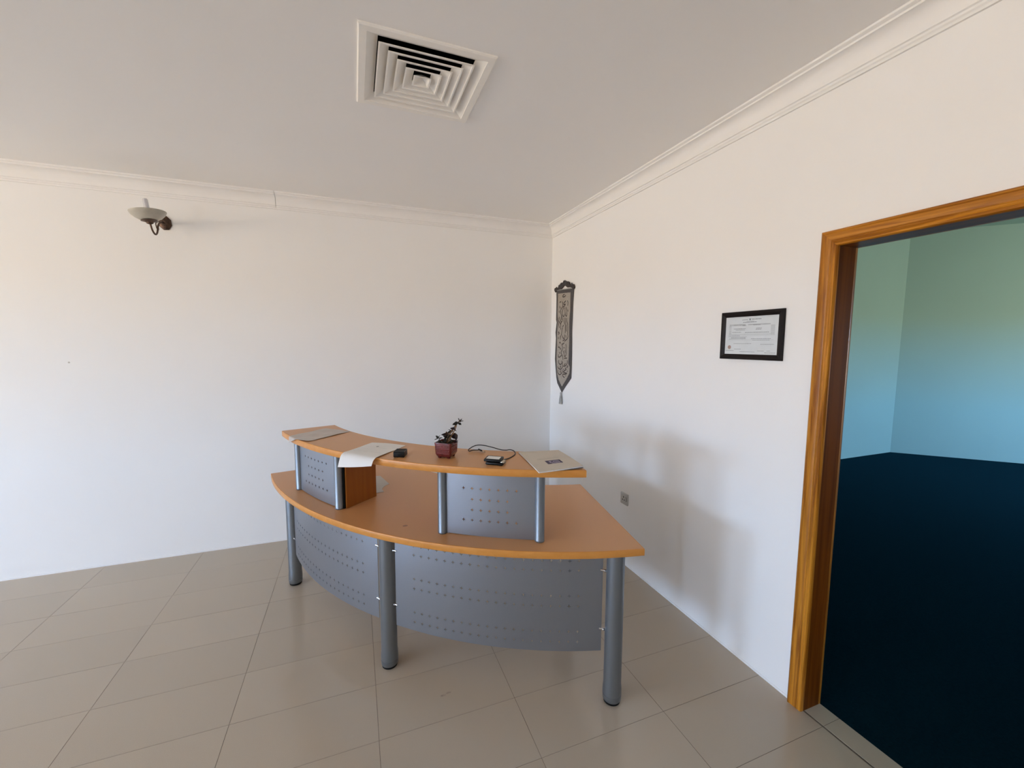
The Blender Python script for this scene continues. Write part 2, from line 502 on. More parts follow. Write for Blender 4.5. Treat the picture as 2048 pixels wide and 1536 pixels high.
def build_cornice():
    prof = [(0.0, -0.114), (0.010, -0.114), (0.010, -0.105), (0.015, -0.100), (0.015, -0.092), (0.021, -0.089), (0.021, -0.082)]
    for k in range(8):
        a = (k+1)/9*pi/2
        prof.append((0.021+0.040*(1-cos(a)), -0.082+0.058*sin(a)))
    prof += [(0.061, -0.022), (0.067, -0.022), (0.067, -0.014), (0.073, -0.012), (0.079, -0.008), (0.079, 0.0), (0.0, 0.0)]
    def run(name, fn0, fn1):
        bm = bmesh.new()
        A = [bm.verts.new(fn0(d, h)) for d, h in prof]
        B = [bm.verts.new(fn1(d, h)) for d, h in prof]
        n = len(prof)
        for i in range(n): bm.faces.new((A[i], A[(i+1) % n], B[(i+1) % n], B[i]))
        bm.faces.new(A)
        bm.faces.new(B[::-1])
        return structure(obj(name, bm, M['cornice'], None, 35))
    Z = H_CEIL
    run('trim_1', lambda d, h: (LEFT_X, -d, Z+h), lambda d, h: (-2.377, -d, Z+h))
    run('trim_2', lambda d, h: (-2.374, -d, Z+h), lambda d, h: (-d, -d, Z+h))
    run('trim_3', lambda d, h: (-d, -d, Z+h), lambda d, h: (-d, REAR_Y, Z+h))
build_cornice()
# thin uneven mortar line where the walls meet the floor
def build_skirt_line():
    bm = bmesh.new()
    box(bm, LEFT_X, -0.001, -0.0035, -0.0002, 0.0, 0.011)
    structure(obj('baseboard_back', bm, M['cornice']))
    bm = bmesh.new()
    box(bm, -0.0035, -0.0002, -2.557, -0.004, 0.0, 0.011)
    structure(obj('baseboard_right', bm, M['cornice']))
build_skirt_line()
def build_scuffs():
    bm = bmesh.new()
    lathe(bm, [(0.0, 0.006), (0.0004, 0.005)], n=12, mtx=Matrix.Translation((-3.687, 0, 1.493)) @ Matrix.Rotation(radians(90), 4, 'X'))
    obj('scuff_mark', bm, M['socket'], bpy.data.objects['wall_back'])
    for x, y in ((-1.500, -1.976), (-1.474, -1.970)):
        bm = bmesh.new()
        lathe(bm, [(0.0, 0.008), (0.0007, 0.007)], n=12, mtx=Matrix.Translation((x, y, 0)) @ Matrix.Diagonal((1.6, 0.6, 1, 1)))
        obj('scuff_mark', bm, M['scuff'], bpy.data.objects['floor'])
build_scuffs()

def build_door():
    root = empty('door_1', (0.05, -3.08, 0.0))
    root['kind'] = 'structure'
    ya, yb, zt = -3.54, -2.622, 2.036            # clear opening
    W = 0.064
    prof = [(0.0, 0.0), (0.0, 0.016), (0.004, 0.020), (0.009, 0.021), (0.012, 0.018), (0.016, 0.0185), (0.036, 0.0185), (0.039, 0.016),
            (0.042, 0.0185), (0.046, 0.0195), (0.050, 0.0165), (0.053, 0.0185), (0.060, 0.0185), (W, 0.013), (W, 0.0)]   # from the opening edge? w measured inwards
    def casing(side, xs, sgn):
        # w = distance from outer edge towards the opening
        oy0, oy1, oz = ya-W, yb+W, zt+W
        n = len(prof)
        def pt(kind, w, t):
            x = xs+sgn*t
            if kind == 'lb': return (x, oy1-w, 0.0)
            if kind == 'lt': return (x, oy1-w, oz-w)
            if kind == 'rt': return (x, oy0+w, oz-w)
            return (x, oy0+w, 0.0)
        for a, b, m in (('lb', 'lt', M['door_wood']), ('lt', 'rt', M['door_wood_h']), ('rt', 'rb', M['door_wood'])):
            bm = bmesh.new()
            A = [bm.verts.new(pt(a, w, t)) for w, t in prof]
            B = [bm.verts.new(pt(b, w, t)) for w, t in prof]
            for i in range(n): bm.faces.new((A[i], A[(i+1) % n], B[(i+1) % n], B[i]))
            bm.faces.new(A)
            bm.faces.new(B[::-1])
            obj('casing', bm, m, root, 40)
    casing('front', 0.0, -1)
    casing('back', 0.10, 1)
    x0, x1 = 0.0004, 0.0996
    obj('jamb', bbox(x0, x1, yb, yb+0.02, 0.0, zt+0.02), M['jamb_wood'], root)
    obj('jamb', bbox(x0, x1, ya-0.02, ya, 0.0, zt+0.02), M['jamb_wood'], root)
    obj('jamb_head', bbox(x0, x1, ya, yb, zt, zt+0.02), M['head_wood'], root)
build_door()

# ------------------------------------------------------------------ the reception desk
def outward(P, closed=True):
    n = len(P)
    area = sum(P[i][0]*P[(i+1) % n][1]-P[(i+1) % n][0]*P[i][1] for i in range(n))
    sg = 1 if area > 0 else -1
    out = []
    for i in range(n):
        a, b, c = Vector(P[i-1]), Vector(P[i]), Vector(P[(i+1) % n])
        d1, d2 = (b-a).normalized(), (c-b).normalized()
        n1 = Vector((d1.y, -d1.x))*sg
        n2 = Vector((d2.y, -d2.x))*sg
        m = (n1+n2).normalized()
        out.append(m/max(0.3, m.dot(n1)))
    return out
def slab(name, P, z0, z1, root):
    bm = bmesh.new()
    prism(bm, P, z0+0.0005, z1)
    top = obj(name, bm, M['desk_top'], root)
    N = outward(P)
    prof = [(-0.0015, z1+0.0003), (0.0012, z1+0.0003), (0.0026, z1-0.0006), (0.0032, z1-0.002), (0.0032, z0+0.002), (0.0022, z0+0.0005), (-0.0015, z0)]
    bm = bmesh.new()
    rings = [[bm.verts.new((p[0]+n.x*d, p[1]+n.y*d, z)) for p, n in zip(P, N)] for d, z in prof]
    for a, b in zip(rings, rings[1:]+rings[:1]):
        for i in range(len(P)):
            j = (i+1) % len(P)
            bm.faces.new((a[i], a[j], b[j], b[i]))
    obj('edge_band', bm, M['edge'], top, 50)
    return top
def arc(C, R, a0, a1, n):
    return [(C[0]+R*cos(a0+(a1-a0)*i/n), C[1]+R*sin(a0+(a1-a0)*i/n)) for i in range(n+1)]

def panel(name, C, R, a0, a1, z0, z1, cols, rows, skip, m, root, tip=0.0098, waist=0.0022, cell=0.026, th=0.0025):
    """curved steel sheet with rows of four-pointed star perforations; cols are arc lengths from a0"""
    L = abs(a1-a0)*R
    sg = 1 if a1 > a0 else -1
    def brk(centres, lo, hi, step):
        out = [lo]
        for c in centres: out += [c-cell/2, c+cell/2]
        out.append(hi)
        res = [out[0]]
        for v in out[1:]:
            if v-res[-1] < 1e-5: continue
            k = max(1, int(math.ceil((v-res[-1])/step-1e-6)))
            b = res[-1]
            res += [b+(v-b)*(i+1)/k for i in range(k)]
        return res
    sb = brk(cols, 0.0, L, 0.045)
    zb = brk(rows, z0, z1, 0.3)
    bm = bmesh.new()
    cache = {}
    def V(s, z, side):
        k = (round(s, 5), round(z, 5), side)
        if k not in cache:
            a = a0+sg*s/R
            r = R-side*th
            cache[k] = bm.verts.new((C[0]+r*cos(a), C[1]+r*sin(a), z))
        return cache[k]
    for i in range(len(sb)-1):
        for j in range(len(zb)-1):
            s0, s1, q0, q1 = sb[i], sb[i+1], zb[j], zb[j+1]
            sc, zc = (s0+s1)/2, (q0+q1)/2
            ci = [k for k, c in enumerate(cols) if abs(c-sc) < 1e-4]
            ri = [k for k, c in enumerate(rows) if abs(c-zc) < 1e-4]
            hole = ci and ri and abs(s1-s0-cell) < 1e-4 and abs(q1-q0-cell) < 1e-4 and not skip(ci[0], ri[0])
            for side in (0, 1):
                if not hole:
                    bm.faces.new((V(s0, q0, side), V(s1, q0, side), V(s1, q1, side), V(s0, q1, side)))
                else:
                    o = [(s0, q0), (sc, q0), (s1, q0), (s1, zc), (s1, q1), (sc, q1), (s0, q1), (s0, zc)]
                    w, t = waist, tip
                    q = [(-w, -w), (0, -t), (w, -w), (t, 0), (w, w), (0, t), (-w, w), (-t, 0)]
                    for k in range(8):
                        l = (k+1) % 8
                        bm.faces.new((V(*o[k], side), V(*o[l], side), V(sc+q[l][0], zc+q[l][1], side), V(sc+q[k][0], zc+q[k][1], side)))
            if hole:
                for k in range(8):
                    l = (k+1) % 8
                    bm.faces.new((V(sc+q[k][0], zc+q[k][1], 0), V(sc+q[l][0], zc+q[l][1], 0), V(sc+q[l][0], zc+q[l][1], 1), V(sc+q[k][0], zc+q[k][1], 1)))
    for j in range(len(zb)-1):
        for s in (0.0, L):
            bm.faces.new((V(s, zb[j], 0), V(s, zb[j+1], 0), V(s, zb[j+1], 1), V(s, zb[j], 1)))
    for i in range(len(sb)-1):
        for z in (z0, z1):
            bm.faces.new((V(sb[i], z, 0), V(sb[i+1], z, 0), V(sb[i+1], z, 1), V(sb[i], z, 1)))
    return obj(name, bm, m, root, 30)

DESK_FRONT = [(-2.397,-0.595),(-2.380,-0.675),(-2.360,-0.754),(-2.337,-0.831),(-2.311,-0.908),(-2.282,-0.984),(-2.251,-1.059),(-2.217,-1.133),(-2.181,-1.205),(-2.142,-1.277),(-2.101,-1.346),(-2.057,-1.415),(-2.011,-1.481),(-1.963,-1.546),(-1.912,-1.610),(-1.859,-1.671),(-1.804,-1.730),(-1.746,-1.788),(-1.686,-1.843),(-1.625,-1.896),(-1.561,-1.946),(-1.496,-1.994),(-1.428,-2.039),(-1.359,-2.082),(-1.288,-2.122),(-1.216,-2.159),(-1.142,-2.194),(-1.067,-2.225),(-0.991,-2.253),(-0.914,-2.279),(-0.836,-2.301),(-0.758,-2.320),(-0.678,-2.336)]
Z_DESK, Z_TOP = 0.745, 1.090
CC = (-0.298, -0.240)
def build_desk():
    root = empty('reception_desk', (-1.45, -1.45, 0.0))
    tag(root, 'curved beech reception desk with raised counter and perforated silver steel fronts', 'desk')
    # lower worktop
    c0 = (-0.246, -0.201)
    aR = atan2(-1.509-c0[1], -0.519-c0[0])
    aL = atan2(-0.413-c0[1], -1.559-c0[0])
    if aL > 0: aL -= 2*pi
    if aR > 0: aR -= 2*pi
    back = arc(c0, 1.334, aR, aL, 26)
    slab('desktop', DESK_FRONT+back, Z_DESK-0.032, Z_DESK, root)
    # raised counter
    tF0, tF1 = atan2(-0.879-CC[1], -2.276-CC[0]), atan2(-2.220-CC[1], -0.912-CC[0])
    fr = arc(CC, 2.077, tF0, tF1, 34)
    cb = (-0.276, -0.232)
    b0, b1 = atan2(-0.784-cb[1], -1.978-cb[0]), atan2(-1.928-cb[1], -0.888-cb[0])
    bk = arc(cb, 1.792, b1, b0, 34)
    slab('counter_top', fr+bk, Z_TOP-0.033, Z_TOP, root)
    # legs
    legp = [(-2.262, -0.722), (-1.718, -1.696), (-0.776, -2.272), (-0.622, -1.556), (-1.600, -0.530)]
    first = None
    for p in legp:
        if first is None:
            bm = bmesh.new()
            lathe(bm, [(0.014, 0.0395), (0.016, 0.041), (0.036, 0.0425), (0.040, 0.0425), (0.0405, 0.0412), (0.043, 0.0412), (0.0435, 0.0425), (0.048, 0.0427), (0.078, 0.0418), (0.092, 0.040), (0.712, 0.040)], n=40)
            first = obj('leg', bm, M['post'], root, 35)
            bm = bmesh.new()
            lathe(bm, [(0.0, 0.034), (0.003, 0.0375), (0.014, 0.0385)], n=32)
            foot = obj('foot', bm, M['blackmatte'], None, 40)
            lm, fm = first.data, foot.data
            bpy.data.objects.remove(foot)
            o = first
        else:
            o = bpy.data.objects.new('leg', lm)
            COL.objects.link(o)
            o.parent = root
            o.matrix_parent_inverse = Matrix.Translation(-root.location)
        o.location = (p[0], p[1], 0)
        f = bpy.data.objects.new('foot', fm)
        COL.objects.link(f)
        f.parent = o
    # lower panels (each an arc of its own between two legs)
    rows = [0.280, 0.330, 0.4525, 0.5015, 0.622, 0.668]
    for C, R, pa, pb in (((-0.303, -0.269), 2.009, (-2.246, -0.786), (-1.761, -1.650)),
                         ((-0.246, -0.270), 2.053, (-1.683, -1.735), (-0.821, -2.241))):
        a0, a1 = atan2(pa[1]-C[1], pa[0]-C[0]), atan2(pb[1]-C[1], pb[0]-C[0])
        L = abs(a1-a0)*R
        n = int(round((L-0.21)/0.0416))+1
        m0 = (L-(n-1)*0.0416)/2
        panel('front_panel', C, R, a0, a1, 0.235, 0.708, [m0+0.0416*i for i in range(n)], rows, lambda c, r: False, M['steel'], root)
    # studs holding the panels to the legs
    stud = None
    legs3 = legp[:3]
    ends = [((-2.246, -0.786), legs3[0]), ((-1.761, -1.650), legs3[1]), ((-1.683, -1.735), legs3[1]), ((-0.821, -2.241), legs3[2])]
    for e, l in ends:
        d = Vector((l[0]-e[0], l[1]-e[1], 0)).normalized()
        for z in (0.342, 0.623):
            bm = bmesh.new()
            mt = Matrix.Translation((e[0], e[1], z)) @ Vector((0, 0, 1)).rotation_difference(d).to_matrix().to_4x4()
            lathe(bm, [(-0.010, 0.0055), (0.026, 0.0055)], n=12, mtx=mt)
            out = Vector((e[0]-CC[0], e[1]-CC[1], 0)).normalized()
            mt2 = Matrix.Translation(Vector((e[0], e[1], z))+d*0.009+out*0.001) @ Vector((0, 0, 1)).rotation_difference(out).to_matrix().to_4x4()
            lathe(bm, [(0.0, 0.0065), (0.004, 0.0065), (0.007, 0.0045), (0.008, 0.001)], n=12, mtx=mt2)
            obj('stud', bm, M['chrome'], root, 40)
    # posts carrying the counter
    posts = [(-2.176, -0.997), (-1.941, -1.403), (-1.474, -1.879), (-1.079, -2.114)]
    for p in posts:
        bm = bmesh.new()
        lathe(bm, [(Z_DESK, 0.0205), (Z_DESK+0.003, 0.0225), (Z_DESK+0.008, 0.0225), (Z_DESK+0.009, 0.022), (Z_TOP-0.033, 0.022)], p[0], p[1], n=32)
        obj('post', bm, M['post'], root, 40)
    # riser panels
    for pa, pb in ((posts[0], posts[1]), (posts[2], posts[3])):
        R = 1.96
        A, B = Vector(pa), Vector(pb)
        mid = (A+B)/2
        d = (B-A)
        nrm = Vector((-d.y, d.x)).normalized()
        if nrm.dot(Vector(CC)-mid) < 0: nrm = -nrm
        C = mid+nrm*math.sqrt(R*R-(d.length/2)**2)
        C = (C.x, C.y)
        a0, a1 = atan2(A.y-C[1], A.x-C[0]), atan2(B.y-C[1], B.x-C[0])
        da = 0.0215/R*(1 if a1 > a0 else -1)
        a0, a1 = a0+da, a1-da
        L = abs(a1-a0)*R
        panel('riser_panel', C, R, a0, a1, Z_DESK+0.004, Z_TOP-0.034, [L/2+0.0414*(i-3) for i in range(7)],
              [0.823, 0.872, 0.9225, 0.974], lambda c, r: r in (1, 2) and c in (0, 6), M['steel'], root)
    # upright side boards behind the riser panels
    for p, t0 in ((posts[0], 0.024), (posts[1], 0.0185), (posts[2], 0.026), (posts[3], -0.044)):
        P = Vector(p)
        n = (Vector(CC)-P).normalized()
        t = Vector((n.y, -n.x))
        if p == posts[1]:
            n = Vector((0.158, 0.138)).normalized()
            t = Vector((n.y, -n.x))
        s = P+n*0.018
        q = [s+t*t0, s+t*(t0+0.018), s+t*(t0+0.018)+n*0.21, s+t*t0+n*0.21]
        bm = bmesh.new()
        prism(bm, [(v.x, v.y) for v in q], Z_DESK+0.0005, Z_TOP-0.034)
        b = obj('side_board', bm, M['board'], root)
        e0, e1 = s+t*t0-n*0.009, s+t*(t0+0.010)-n*0.009
        bm = bmesh.new()
        prism(bm, [(v.x, v.y) for v in (e0, e1, s+t*(t0+0.010), s+t*t0)], Z_DESK+0.0005, Z_TOP-0.034)
        obj('gap_shade_strip', bm, M['blackmatte'], b)  # black strip stands in for the shade in the gap beside the post
    # worn ring mark on the worktop
    bm = bmesh.new()
    lathe(bm, [(Z_DESK+0.0002, 0.0125), (Z_DESK+0.0004, 0.0115)], 0, 0, n=20, mtx=Matrix.Translation((-1.633, -1.744, 0)) @ Matrix.Diagonal((1.0, 0.75, 1, 1)))
    obj('stain', bm, M['stain'], root)
build_desk()

# ------------------------------------------------------------------ ceiling diffuser
def build_vent():
    root = empty('ceiling_air_diffuser', (VC[0], VC[1], H_CEIL))
    tag(root, 'square off-white louvred air diffuser in the ceiling', 'air vent')
    def sweep(name, prof, m, closed=True):
        bm = bmesh.new()
        rings = [[bm.verts.new((VC[0]+sx*h, VC[1]+sy*h, z)) for sx, sy in ((-1, -1), (1, -1), (1, 1), (-1, 1))] for h, z in prof]
        prs = list(zip(rings, rings[1:]+rings[:1])) if closed else list(zip(rings, rings[1:]))
        for a, b in prs:
            for k in range(4): bm.faces.new((a[k], a[(k+1) % 4], b[(k+1) % 4], b[k]))
        return obj(name, bm, m, root)
    z = H_CEIL
    sweep('frame', [(0.2625, z), (0.2625, z-0.006), (0.258, z-0.010), (0.231, z-0.010), (0.230, z-0.008), (0.190, z+0.012), (0.190, z+0.015), (0.2305, z+0.004), (0.2305, z)], M['vent'])
    for h in (0.188, 0.150, 0.1125, 0.075):
        sweep('louver', [(h, z-0.009), (h, z-0.0065), (max(h-0.041, 0.036), z+0.0125), (max(h-0.041, 0.036), z+0.0100), (h-0.0075, z-0.0065), (h-0.0065, z-0.009)], M['vent'])
    bm = bmesh.new()
    h = 0.0375
    base = [bm.verts.new((VC[0]+sx*h, VC[1]+sy*h, z-0.009)) for sx, sy in ((-1, -1), (1, -1), (1, 1), (-1, 1))]
    ins = [bm.verts.new((VC[0]+sx*(h-0.006), VC[1]+sy*(h-0.006), z-0.009)) for sx, sy in ((-1, -1), (1, -1), (1, 1), (-1, 1))]
    tip = bm.verts.new((VC[0], VC[1], z+0.018))
    up = bm.verts.new((VC[0], VC[1], z+0.022))
    for k in range(4):
        l = (k+1) % 4
        bm.faces.new((base[k], base[l], ins[l], ins[k]))
        bm.faces.new((ins[k], ins[l], tip))
        bm.faces.new((base[k], base[l], up))
    obj('centre_cone', bm, M['vent'], root)
    bm = bmesh.new()
    h = 0.2305
    A = [bm.verts.new((VC[0]+sx*h, VC[1]+sy*h, z+0.002)) for sx, sy in ((-1, -1), (1, -1), (1, 1), (-1, 1))]
    B = [bm.verts.new((VC[0]+sx*h, VC[1]+sy*h, z+0.30)) for sx, sy in ((-1, -1), (1, -1), (1, 1), (-1, 1))]
    for k in range(4): bm.faces.new((A[k], A[(k+1) % 4], B[(k+1) % 4], B[k]))
    bm.faces.new(B)
    obj('duct_box', bm, M['dark'], root)
build_vent()

# ------------------------------------------------------------------ wall light
def build_sconce():
    root = empty('wall_light', (-3.085, 0.0, 2.487))
    tag(root, 'bronze wall light with frosted glass dish near the ceiling', 'wall lamp')
    cx, cz = -3.085, 2.487
    to_wall = Matrix.Translation((cx, 0, cz)) @ Matrix.Rotation(radians(90), 4, 'X')     # local +z -> -y
    bm = bmesh.new()
    lathe(bm, [(0.0005, 0.040), (0.006, 0.041), (0.010, 0.037), (0.012, 0.030), (0.016, 0.029), (0.018, 0.020), (0.026, 0.016), (0.034, 0.012)], n=8, mtx=to_wall @ Matrix.Diagonal((1.0, 1.28, 1, 1)) @ Matrix.Rotation(pi/8, 4, 'Z'))
    obj('backplate', bm, M['bronze'], root, 30)
    bx, by = -3.098, -0.235
    arm = spline([(cx, -0.025, cz-0.005), (cx, -0.075, cz-0.010), (cx-0.004, -0.125, cz-0.045), (cx-0.006, -0.165, cz-0.105), (cx-0.008, -0.200, cz-0.125), (cx-0.010, -0.228, cz-0.105), (bx, by, 2.430)], 8)
    bm = bmesh.new()
    tube(bm, arm, 0.0055, 10)
    obj('arm', bm, M['bronze'], root, 60)
    sc = []
    for k in range(22):
        a = k*0.33
        r = 0.028*(1-k/26)
        sc.append((cx-0.006, -0.140+r*cos(a+1.2), cz-0.062+r*sin(a+1.2)*1.25))
    bm = bmesh.new()
    tube(bm, sc, 0.0032, 8)
    obj('scroll', bm, M['bronze'], root, 60)
    bm = bmesh.new()
    lathe(bm, [(2.418, 0.006), (2.424, 0.018), (2.430, 0.020), (2.436, 0.030), (2.441, 0.046), (2.443, 0.044), (2.438, 0.02)], bx, by, n=28)
    obj('cup', bm, M['bronze'], root, 40)
    bm = bmesh.new()
    lathe(bm, [(2.440, 0.030), (2.448, 0.050), (2.461, 0.072), (2.479, 0.090), (2.496, 0.100), (2.499, 0.100), (2.498, 0.097), (2.481, 0.086), (2.463, 0.068), (2.450, 0.046), (2.446, 0.018)], bx, by, n=48)
    obj('glass_dish', bm, M['alabaster'], root, 50)
    bm = bmesh.new()
    lathe(bm, [(2.446, 0.017), (2.505, 0.016), (2.508, 0.0145), (2.560, 0.0145), (2.576, 0.0140), (2.582, 0.0115), (2.584, 0.005)], bx, by, n=28)
    obj('lamp_tube', bm, M['tube'], root, 50)
    tilt = Matrix.Translation((cx, 0, cz)) @ Matrix.Rotation(radians(-6.5), 4, 'Y') @ Matrix.Translation((-cx, 0, -cz))
    for ch in list(COL.objects):
        if ch.parent == root: ch.data.transform(tilt)
build_sconce()

# ------------------------------------------------------------------ things on the right wall
TO_X = Matrix(((0, 0, -1, 0), (1, 0, 0, 0), (0, 1, 0, 0), (0, 0, 0, 1)))   # (y, z, off the wall) -> world
BANNER_OUT = [(-0.110,2.153),(-0.116,2.074),(-0.115,1.963),(-0.114,1.87),(-0.127,1.846),(-0.106,1.748),(-0.117,1.691),(-0.108,1.577),(-0.102,1.491),(-0.121,1.391),(-0.137,1.313),(-0.159,1.26),(-0.255,1.177),(-0.319,1.234),(-0.434,1.328),(-0.437,1.409),(-0.438,1.556),(-0.436,1.661),(-0.432,1.766),(-0.439,1.87),(-0.442,1.991),(-0.456,2.130)]
BANNER_IN = [(-0.149,2.115),(-0.148,2.044),(-0.147,1.933),(-0.153,1.831),(-0.141,1.719),(-0.144,1.634),(-0.138,1.521),(-0.142,1.452),(-0.159,1.348),(-0.19,1.293),(-0.26,1.234),(-0.341,1.306),(-0.401,1.37),(-0.407,1.428),(-0.377,1.457),(-0.383,1.541),(-0.387,1.662),(-0.382,1.794),(-0.384,1.873),(-0.395,1.942),(-0.395,2.101)]
STROKES = [[(-0.189,2.023),(-0.197,2.032),(-0.215,2.036)],[(-0.239,2.033),(-0.248,2.018),(-0.252,1.991),(-0.229,1.971),(-0.212,1.956),(-0.21,1.94)],[(-0.311,2.034),(-0.286,2.023),(-0.272,2.016),(-0.272,2.003),(-0.304,2.003),(-0.287,1.991),(-0.27,1.981)],[(-0.342,2.034),(-0.354,2.009),(-0.347,1.988)],[(-0.19,1.996),(-0.193,1.985),(-0.203,1.973)],[(-0.262,1.966),(-0.248,1.945),(-0.246,1.918),(-0.261,1.898),(-0.279,1.894),(-0.29,1.91)],[(-0.212,1.948),(-0.216,1.923),(-0.229,1.9),(-0.236,1.864)],[(-0.293,1.974),(-0.297,1.95),(-0.301,1.917),(-0.316,1.897),(-0.331,1.894),(-0.336,1.912),(-0.331,1.947),(-0.319,1.977)],[(-0.261,1.99),(-0.268,1.965)],[(-0.351,1.951),(-0.357,1.932)],[(-0.176,1.953),(-0.18,1.933)],[(-0.309,2.085),(-0.284,2.074),(-0.249,2.077),(-0.254,2.09),(-0.283,2.095)],[(-0.16,1.889),(-0.167,1.863),(-0.192,1.843),(-0.214,1.82),(-0.219,1.773)],[(-0.19,1.893),(-0.2,1.873),(-0.219,1.85),(-0.234,1.838)],[(-0.232,1.904),(-0.241,1.881),(-0.245,1.854),(-0.222,1.836),(-0.214,1.817)],[(-0.279,1.882),(-0.281,1.852),(-0.293,1.819)],[(-0.308,1.88),(-0.31,1.837),(-0.311,1.797),(-0.31,1.754),(-0.305,1.738)],[(-0.334,1.876),(-0.338,1.844),(-0.353,1.814),(-0.358,1.769),(-0.356,1.729),(-0.363,1.707),(-0.35,1.686),(-0.322,1.673),(-0.299,1.663)],[(-0.164,1.852),(-0.175,1.821),(-0.188,1.79)],[(-0.259,1.793),(-0.243,1.767),(-0.238,1.734),(-0.221,1.712),(-0.209,1.696),(-0.213,1.679)],[(-0.276,1.812),(-0.253,1.799)],[(-0.328,1.815),(-0.326,1.788),(-0.333,1.753)],[(-0.256,1.717),(-0.263,1.698),(-0.287,1.689),(-0.298,1.705),(-0.3,1.724)],[(-0.323,1.719),(-0.327,1.694)],[(-0.264,1.668),(-0.287,1.676),(-0.307,1.684)],[(-0.165,1.749),(-0.183,1.749),(-0.187,1.738),(-0.169,1.73)],[(-0.169,1.704),(-0.173,1.685)],[(-0.193,1.65),(-0.214,1.653),(-0.208,1.639)],[(-0.294,1.648),(-0.271,1.639),(-0.247,1.635),(-0.257,1.613),(-0.255,1.585),(-0.235,1.565),(-0.239,1.546),(-0.257,1.53),(-0.269,1.517)],[(-0.323,1.635),(-0.332,1.616),(-0.328,1.594),(-0.334,1.567),(-0.332,1.54),(-0.316,1.523),(-0.298,1.528),(-0.292,1.547),(-0.273,1.574)],[(-0.284,1.605),(-0.296,1.602),(-0.29,1.599)],[(-0.17,1.606),(-0.194,1.607),(-0.213,1.596),(-0.228,1.585)],[(-0.308,1.58),(-0.315,1.556)],[(-0.178,1.539),(-0.176,1.516),(-0.204,1.512),(-0.227,1.524),(-0.245,1.527)],[(-0.202,1.562),(-0.209,1.543)],[(-0.269,1.517),(-0.273,1.489)],[(-0.299,1.504),(-0.328,1.507),(-0.351,1.506)],[(-0.19,1.481),(-0.181,1.466),(-0.198,1.449),(-0.23,1.444),(-0.255,1.463),(-0.248,1.48)],[(-0.355,1.488),(-0.362,1.468),(-0.341,1.444),(-0.305,1.431),(-0.281,1.429)],[(-0.323,1.458),(-0.299,1.439)],[(-0.169,1.424),(-0.176,1.409),(-0.206,1.399),(-0.238,1.401),(-0.265,1.423),(-0.264,1.452),(-0.26,1.472)],[(-0.224,1.432),(-0.231,1.421),(-0.215,1.414)],[(-0.177,1.385),(-0.171,1.364),(-0.195,1.347),(-0.221,1.346),(-0.246,1.36),(-0.264,1.373)],[(-0.229,1.388),(-0.22,1.373),(-0.233,1.368)],[(-0.263,1.393),(-0.261,1.373)],[(-0.318,1.414),(-0.34,1.404),(-0.313,1.391),(-0.283,1.377),(-0.308,1.37),(-0.353,1.366),(-0.32,1.356),(-0.277,1.353),(-0.271,1.341),(-0.297,1.327),(-0.312,1.328)],[(-0.279,1.403),(-0.288,1.398)],[(-0.365,1.442),(-0.372,1.431),(-0.348,1.421)],[(-0.362,1.388),(-0.371,1.386)],[(-0.333,1.346),(-0.336,1.337)]]
HANGER = [(-0.082,2.156),(-0.088,2.172),(-0.122,2.178),(-0.15,2.166),(-0.18,2.188),(-0.215,2.207),(-0.239,2.208),(-0.256,2.203),(-0.267,2.22),(-0.29,2.223),(-0.313,2.212),(-0.325,2.202),(-0.35,2.205),(-0.372,2.195),(-0.392,2.174),(-0.406,2.157),(-0.435,2.169),(-0.462,2.163),(-0.476,2.143),(-0.468,2.126),(-0.45,2.121),(-0.431,2.136),(-0.393,2.146),(-0.349,2.149),(-0.321,2.163),(-0.289,2.18),(-0.263,2.167),(-0.223,2.15),(-0.163,2.149),(-0.126,2.148),(-0.102,2.133)]
TASSEL = [(-0.255,1.177),(-0.24,1.155),(-0.221,1.068),(-0.281,1.072),(-0.272,1.158)]
def build_banner():
    root = empty('wall_hanging', (0.0, -0.28, 1.65))
    tag(root, 'narrow silver cloth banner with black Arabic calligraphy, pointed end and tassel', 'wall hanging')
    bm = bmesh.new()
    prism(bm, BANNER_OUT, 0.003, 0.0055, TO_X)
    obj('border', bm, M['border'], root)
    bm = bmesh.new()
    prism(bm, BANNER_IN, 0.0056, 0.0065, TO_X)
    obj('cloth', bm, M['banner'], root)
    bm = bmesh.new()
    for s in STROKES:
        P = spline([(y, z, 0) for y, z in s], 5)
        tube(bm, P, 0.0050, 6)
    for v in bm.verts:
        v.co = TO_X @ Vector((v.co.x, v.co.y, 0.0070+v.co.z*0.12))
    obj('calligraphy', bm, M['stroke'], root)['kind'] = 'stuff'
    bm = bmesh.new()
    prism(bm, HANGER, 0.002, 0.014, TO_X)
    obj('hanger', bm, M['hanger'], root)
    for k in range(7):                       # carved leaf beads on the hanger
        y = -0.13-0.05*k
        zz = 2.172+0.035*(1-abs(k-3)/3.0)
        bm = bmesh.new()
        lathe(bm, [(0.012, 0.010), (0.017, 0.008), (0.019, 0.002)], n=10, mtx=TO_X @ Matrix.Translation((y, zz, 0)))
        obj('carving', bm, M['hanger'], root, 50)
    bm = bmesh.new()
    tube(bm, [(-0.008, -0.104, 2.152), (-0.008, -0.460, 2.131)], 0.0045, 8)
    obj('rod', bm, M['tassel'], root, 60)
    bm = bmesh.new()
    lathe(bm, [(1.182, 0.004), (1.172, 0.010), (1.160, 0.012), (1.153, 0.008), (1.148, 0.013), (1.110, 0.022), (1.068, 0.027)], -0.014, -0.252, n=16, mtx=Matrix.Translation((-0.007, 0, 0)) @ Matrix.Diagonal((0.5, 1, 1, 1)))
    obj('tassel', bm, M['tassel'], root, 50)
build_banner()

